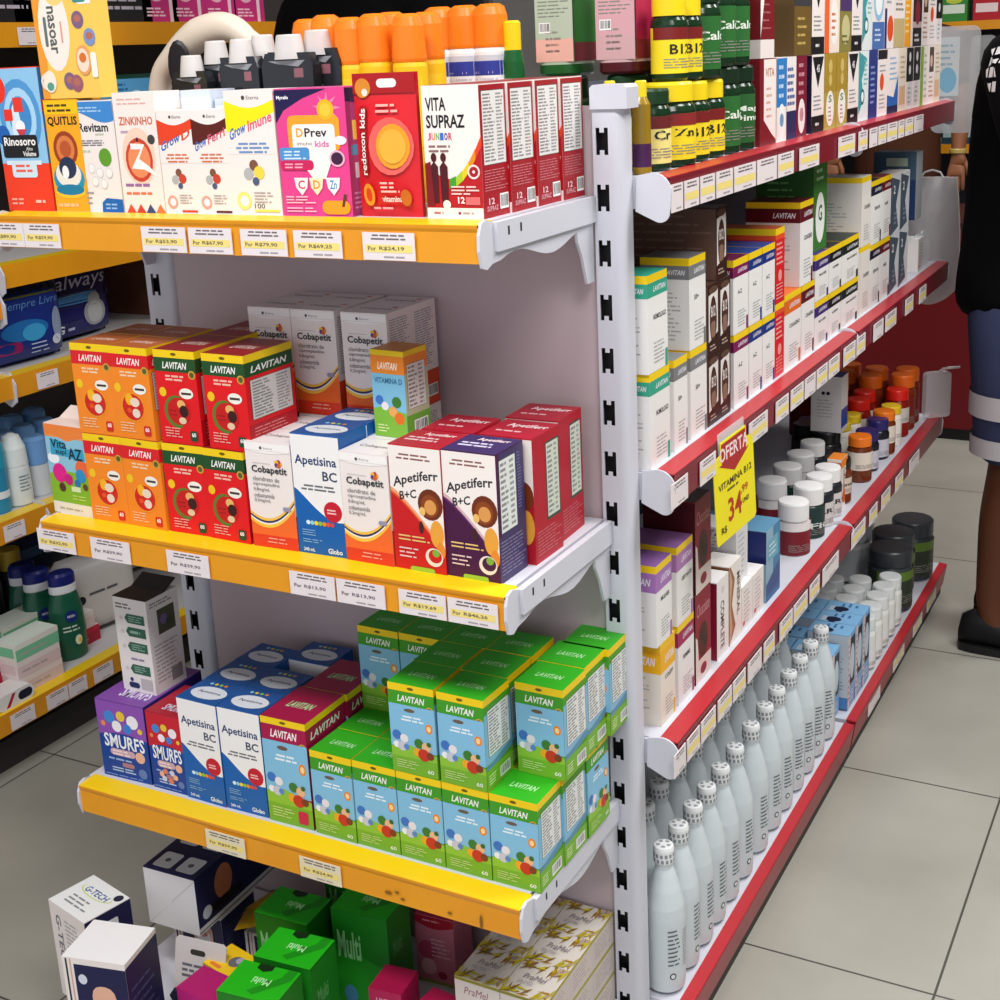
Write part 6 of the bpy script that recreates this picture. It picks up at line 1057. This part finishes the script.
for i, (px, k, c) in enumerate(((-14, 'blkp', 'black'), (16, 'blkp', 'black'), (104, 'blkp', 'black'), (140, 'pinkp', 'bright pink'), (170, 'pinkp', 'bright pink'), (202, 'pinkp', 'bright pink'), (232, 'pinkp', 'bright pink'))): D[k].side(yat(px, -2.31, z), -2.31, z, f'{c} pack on the topmost shelf across the aisle, {ORD[i]} along', 'packs on the topmost shelf across the aisle', sc=(.8 if c != 'black' else 1, 1, 1.2))
# ---- far shelf goods
FGp = 'packs on the far shelves'
zz('farg', .12, .1, .13, '#3a8a3a', lambda F: F['front'].r(.1, .3, .9, .6, '#e4efe0').e(.5, .75, .3, .12, '#c8d84a'), '#2a6a2a', name='tea_carton'); zz('farr', .12, .1, .13, '#b8202c', lambda F: F['front'].r(.1, .3, .9, .6, '#f0dcdc'), '#8a1a20', name='tea_carton'); zz('fard', .07, .08, .15, '#20404a', lambda F: F['front'].r(.1, .2, .9, .6, '#a8c0c0'), '#2a2a30', name='hair_product_carton'); zz('farp', .09, .08, .18, '#7a3a9a', lambda F: F['front'].r(.3, 0, .6, .4, '#e8e4ee'), '#5a2a7a', name='hair_product_carton')
for i in range(4): D['farg' if i % 2 == 0 else 'farr'].put(-1.25 + i * .145, 6.72, 1.5445, 0, f'{("green", "red")[i % 2]} carton on the far shelf above the aisle end, {ORD[i]} along', FGp)
for i in range(7): D['fard'].put(-1.25 + i * .092, 6.72, .9955, 0, f'dark teal carton low on the far shelves, {ORD[i]} along', FGp)
for i in range(6): D['farp'].put(-2.20 + i * .11, 6.72, 1.5445, 0, f'purple carton on the far shelf behind the orange bottles, {ORD[i]} along', FGp)
# ================================================================ people
G_ = 1.17
def skin_mesh(name, verts, edges, material, parent=None, root=0, lv=2):
    """verts: [(x,y,z,rx,ry)]; grown by a Skin modifier and smoothed."""
    me = bpy.data.meshes.new(name); me.from_pydata([v[:3] for v in verts], edges, []); o = link(name, me, parent)
    sm = o.modifiers.new('skin', 'SKIN'); sm.use_smooth_shade = True
    if not me.skin_vertices: 
        bpy.context.view_layer.objects.active = o; me.update()
    for i, v in enumerate(verts):
        q = me.skin_vertices[0].data[i]; q.radius = (v[3] * G_, (v[4] if len(v) > 4 else v[3]) * G_); q.use_root = i == root
    ss = o.modifiers.new('smooth', 'SUBSURF'); ss.levels = ss.render_levels = lv
    me.materials.append(mat(material)); return o
def chain(vs, es, pts, start=None):
    p = start
    for q in pts:
        vs.append(q); i = len(vs) - 1
        if p is not None: es.append((p, i))
        p = i
    return p
def person(name, loc, rz, label, h, skin, shirt, legs, shoe, arms, stripe=None, long_legs=True, hair='hair', sleeve=0.):
    """built standing, facing local +y, feet at z = 0, 1.75 m tall before scaling. arms: per side (elbow, wrist)."""
    e = empty('person', loc, rz); k = h / 1.75; e.scale = (k, k, k); tag(e, label, 'person')
    vs, es = [], []
    p = chain(vs, es, [(0, 0, .96, .1, .075), (0, -.01, 1.08, .1, .072), (0, -.01, 1.24, .11, .078), (0, -.015, 1.38, .11, .075), (0, -.01, 1.46, .065, .06), (0, .0, 1.52, .052, .052), (0, .012, 1.57, .055, .06)])
    for s in (-1, 1):
        a = chain(vs, es, [(s * .1, 0, .9, .066, .07), (s * .105, .012, .7, .064, .066), (s * .105, .02, .5, .054, .058), (s * .105, -.005, .34, .05, .056), (s * .105, -.02, .12, .034, .036), (s * .107, -.005, .05, .036, .038), (s * .112, .09, .03, .032, .026), (s * .115, .15, .022, .026, .018)], 0)
    S = []
    for s, (el, wr) in zip((-1, 1), arms):
        el, wr = Vector(el), Vector(wr); sh = Vector((s * .185, -.015, 1.42)); d = (wr - el).normalized()
        mid = (sh + el) / 2; m2 = (el * 2 + wr) / 3
        S.append((sh, mid, el)); a = chain(vs, es, [(s * .1, -.012, 1.42, .06, .06), (*sh, .058, .056), (*mid, .047, .047), (*el, .039, .039), (*m2, .038, .037), (*wr, .026, .022)], 3)
        side = d.cross(Vector((0, 1, .2))).normalized(); palm = wr + d * .05; nrm = d.cross(side).normalized()
        chain(vs, es, [(*(wr + d * .03), .026, .016), (*(wr + d * .07), .034, .014)], a); pi = len(vs) - 1
        for f, (off, L) in enumerate(((-.027, .062), (-.009, .075), (.009, .07), (.027, .055))):
            b = wr + d * .082 + side * off; chain(vs, es, [(*b, .0095, .009), (*(b + d * L * .5 + nrm * .006), .0085, .0085), (*(b + d * L * .95 + nrm * .022), .007, .007)], pi)
        t = wr + d * .03 - side * .03; chain(vs, es, [(*t, .011, .011), (*(t + d * .03 - side * .016), .0095, .0095), (*(t + d * .055 - side * .018 + nrm * .01), .008, .008)], pi - 1)
    skin_mesh('body', vs, es, skin, e)
    # head: one lofted surface with brow, nose and chin
    m = MB(); nu, nv = 28, 22; vv = []
    for j in range(nv + 1):
        t = j / nv; z = -.115 + .235 * t; rr = math.sin(math.pi * (.06 + .9 * t)) ** .62
        for i in range(nu):
            a = 2 * math.pi * i / nu; x = .076 * rr * math.cos(a); y = .098 * rr * math.sin(a)
            fr = max(0, math.sin(a)); y -= .012 * (1 - fr) * (1 - t); x *= 1 - .22 * max(0, .4 - t)
            c = math.cos(a); y += fr ** 6 * (.02 * math.exp(-((t - .45) / .06) ** 2) * math.exp(-(c / .12) ** 2) + .006 * math.exp(-((t - .6) / .04) ** 2) + .006 * math.exp(-((t - .26) / .04) ** 2) * math.exp(-(c / .3) ** 2) + .008 * math.exp(-((t - .08) / .06) ** 2))
            y -= .007 * math.exp(-((t - .53) / .035) ** 2) * (math.exp(-((c - .36) / .14) ** 2) + math.exp(-((c + .36) / .14) ** 2)) * (fr > .3)
            vv.append((x, y + .02, z + 1.665))
    m.add(vv, [(j * nu + i, j * nu + (i + 1) % nu, (j + 1) * nu + (i + 1) % nu, (j + 1) * nu + i) for j in range(nv) for i in range(nu)] + [tuple(range(nu))[::-1], tuple(range(nv * nu, nv * nu + nu))], skin, True)
    for s in (-1, 1): m.lathe([(.004, -.024), (.012, -.012), (.015, .006), (.01, .022), (.003, .028)], skin, 10, c=(s * .077, .012, 1.665))
    m.add([(-.022, .1075, 1.608), (.022, .1075, 1.608), (.012, .113, 1.612), (-.012, .113, 1.612), (.01, .111, 1.603), (-.01, .111, 1.603)], [(0, 5, 4, 1, 2, 3)], '#6d3a34')
    hd = link('head', m.mesh('head'), e)
    for s in (-1, 1):
        q = MB(); q.lathe([(.001, -.011), (.008, -.008), (.0112, 0), (.008, .008), (.001, .011)], '#e8e4e0/.2', 14, c=(s * .03, .098, 1.682)); q.lathe([(.001, -.0045), (.0045, 0), (.001, .0045)], '#1a100c/.2', 10, c=(s * .03, .1075, 1.682)); link('eye', q.mesh('eye'), hd)
    q = MB(); n2 = 24
    pr = [(.078, -.03), (.086, .0), (.088, .04), (.078, .085), (.05, .112), (.01, .124)]
    for j in range(len(pr) - 1):
        R1 = [(pr[j][0] * math.cos(a) , pr[j][0] * 1.2 * math.sin(a) + (.012 if math.sin(a) < .3 else -.012 * (1 - j / 5)), 1.668 + pr[j][1] + (.06 * max(0, math.sin(a)) * (1 - j / 5))) for a in [2 * math.pi * i / n2 for i in range(n2)]]
        R2 = [(pr[j + 1][0] * math.cos(a), pr[j + 1][0] * 1.2 * math.sin(a) + (.012 if math.sin(a) < .3 else -.012 * (1 - (j + 1) / 5)), 1.668 + pr[j + 1][1] + (.06 * max(0, math.sin(a)) * (1 - (j + 1) / 5))) for a in [2 * math.pi * i / n2 for i in range(n2)]]
        q.add(R1 + R2, [(i, (i + 1) % n2, (i + 1) % n2 + n2, i + n2) for i in range(n2)], hair, True)
    link('hair', q.mesh('hair'), e)
    # shirt
    vs, es = [], []; chain(vs, es, [(0, 0, .79, .17, .15), (0, 0, .92, .165, .142), (0, -.005, 1.04, .155, .125), (0, -.01, 1.2, .152, .115), (0, -.012, 1.36, .152, .108), (0, -.008, 1.475, .08, .075)] + ([(0, 0, 1.535, .068, .068)] if sleeve else []))
    for s, (sh, mid, el), (_, wr_) in zip((-1, 1), S, arms):
        wr_ = Vector(wr_); chain(vs, es, [(s * .1, -.012, 1.41, .08, .08), (*sh, .074, .07), (*mid, .066, .064), (*(mid * .35 + el * .65), .06, .058)] + ([(*el, .056, .056), (*(el * .5 + wr_ * .5), .05, .05), (*(el * .12 + wr_ * .88), .044, .042)] if sleeve else []), 4)
    sh_ = skin_mesh('shirt', vs, es, shirt, e)
    # shorts or trousers
    vs, es = [], []; chain(vs, es, [(0, 0, 1.0, .14, .115), (0, 0, .93, .145, .12)])
    for s in (-1, 1): chain(vs, es, [(s * .1, 0, .87, .105, .11), (s * .108, .01, .7, .094, .098), (s * .11, .016, .47, .085, .088)] + ([(s * .108, 0, .34, .07, .075), (s * .108, -.015, .1, .06, .065)] if long_legs else []), 1)
    lg = skin_mesh('trousers' if long_legs else 'shorts', vs, es, legs, e)
    if stripe:
        for s in (-1, 1):
            for z0, z1, r in ((.515, .56, .1005), (.61, .665, .106)):
                q = MB(); q.lathe([(r, z0), (r, z1)], stripe, 24, c=(s * .11, .014, 0), caps=False); link('shorts_stripe', q.mesh('shorts_stripe'), lg)
    for s in (-1, 1):
        q = MB(); SEC = ((-.092, .012, .02, .05), (-.085, .03, .012, .085), (-.06, .038, .01, .1), (-.02, .041, .01, .105), (.03, .043, .01, .085), (.08, .047, .01, .06), (.13, .045, .01, .045), (.165, .032, .012, .034), (.178, .012, .016, .026)); n3 = 16; V3 = []
        for yy, hw, z0, z1 in SEC: V3 += [(s * .11 + hw * math.cos(2 * math.pi * i / n3), yy, (z0 + z1) / 2 + (z1 - z0) / 2 * math.sin(2 * math.pi * i / n3)) for i in range(n3)]
        q.add(V3, [(j * n3 + i, j * n3 + (i + 1) % n3, (j + 1) * n3 + (i + 1) % n3, (j + 1) * n3 + i) for j in range(8) for i in range(n3)] + [tuple(range(n3)), tuple(range(8 * n3, 9 * n3))], shoe, True); sh2 = link('shoe', q.mesh('shoe'), e)
        q = MB(); o2 = [(s * .11 + w2 * 1.04, yy) for yy, w2, *_ in SEC] + [(s * .11 - w2 * 1.04, yy) for yy, w2, *_ in SEC[::-1]]; q.prism(o2, 'z', 0, .02, '#161618'); link('sole', q.mesh('sole'), sh2)
    return e
p1 = person('person', (-.452, 3.41, 0), math.radians(-90), 'person in black shirt and striped shorts standing by the aisle end', 1.78, 'dark_skin', 'black_cloth', 'navy_cloth', 'black_rubber', (((-.25, .05, 1.16), (-.1, .25, 1.06)), ((.25, .06, 1.16), (.1, .26, 1.1))), 'grey_cloth', False)
q = MB()
for i, (z, n) in enumerate(((1.455, 4), (1.42, 4), (1.385, 3), (1.35, 3))):
    for j in range(n): y0 = -.115 + j * .02; q.add([(.27, y0 + a, z + b) for a, b in ((0, 0), (.014, 0), (.014, .022), (0, .022))], [(0, 1, 2, 3)], '#d8d6d8')
o = link('sleeve_lettering', q.mesh('sleeve_lettering'), p1); sw = o.modifiers.new('fit', 'SHRINKWRAP'); sw.target = [c for c in p1.children if c.name.startswith('shirt')][0]; sw.offset = .003
p2 = person('person', (-1.33, 5.98, 0), math.radians(180), 'person in a brown shirt behind the dark red counter, wearing a wristwatch', 1.82, 'tan_skin', 'brown_cloth', 'denim', 'black_rubber', (((-.25, .0, 1.18), (-.25, .06, .97)), ((.25, .0, 1.18), (.25, .08, .97))))
q = MB(); q.lathe([(.031, -.01), (.034, -.006), (.034, .006), (.031, .01)], '#b8a05a/.25', 18); q.lathe([(.001, 0), (.014, .001), (.016, .005), (.001, .006)], '#d8c890/.2', 16); wt = link('wristwatch', q.mesh('wristwatch'), p2); wt.location = (-.25, .062, .985)
p3 = person('person', (-1.66, 2.5, 0), math.radians(168), 'person in black long sleeves standing behind the orange capped bottles', 1.98, 'tan_skin', 'black_cloth', 'denim', 'black_rubber', (((-.23, .0, 1.16), (-.21, .1, .94)), ((.23, .0, 1.16), (.21, .1, .94))), sleeve=1)
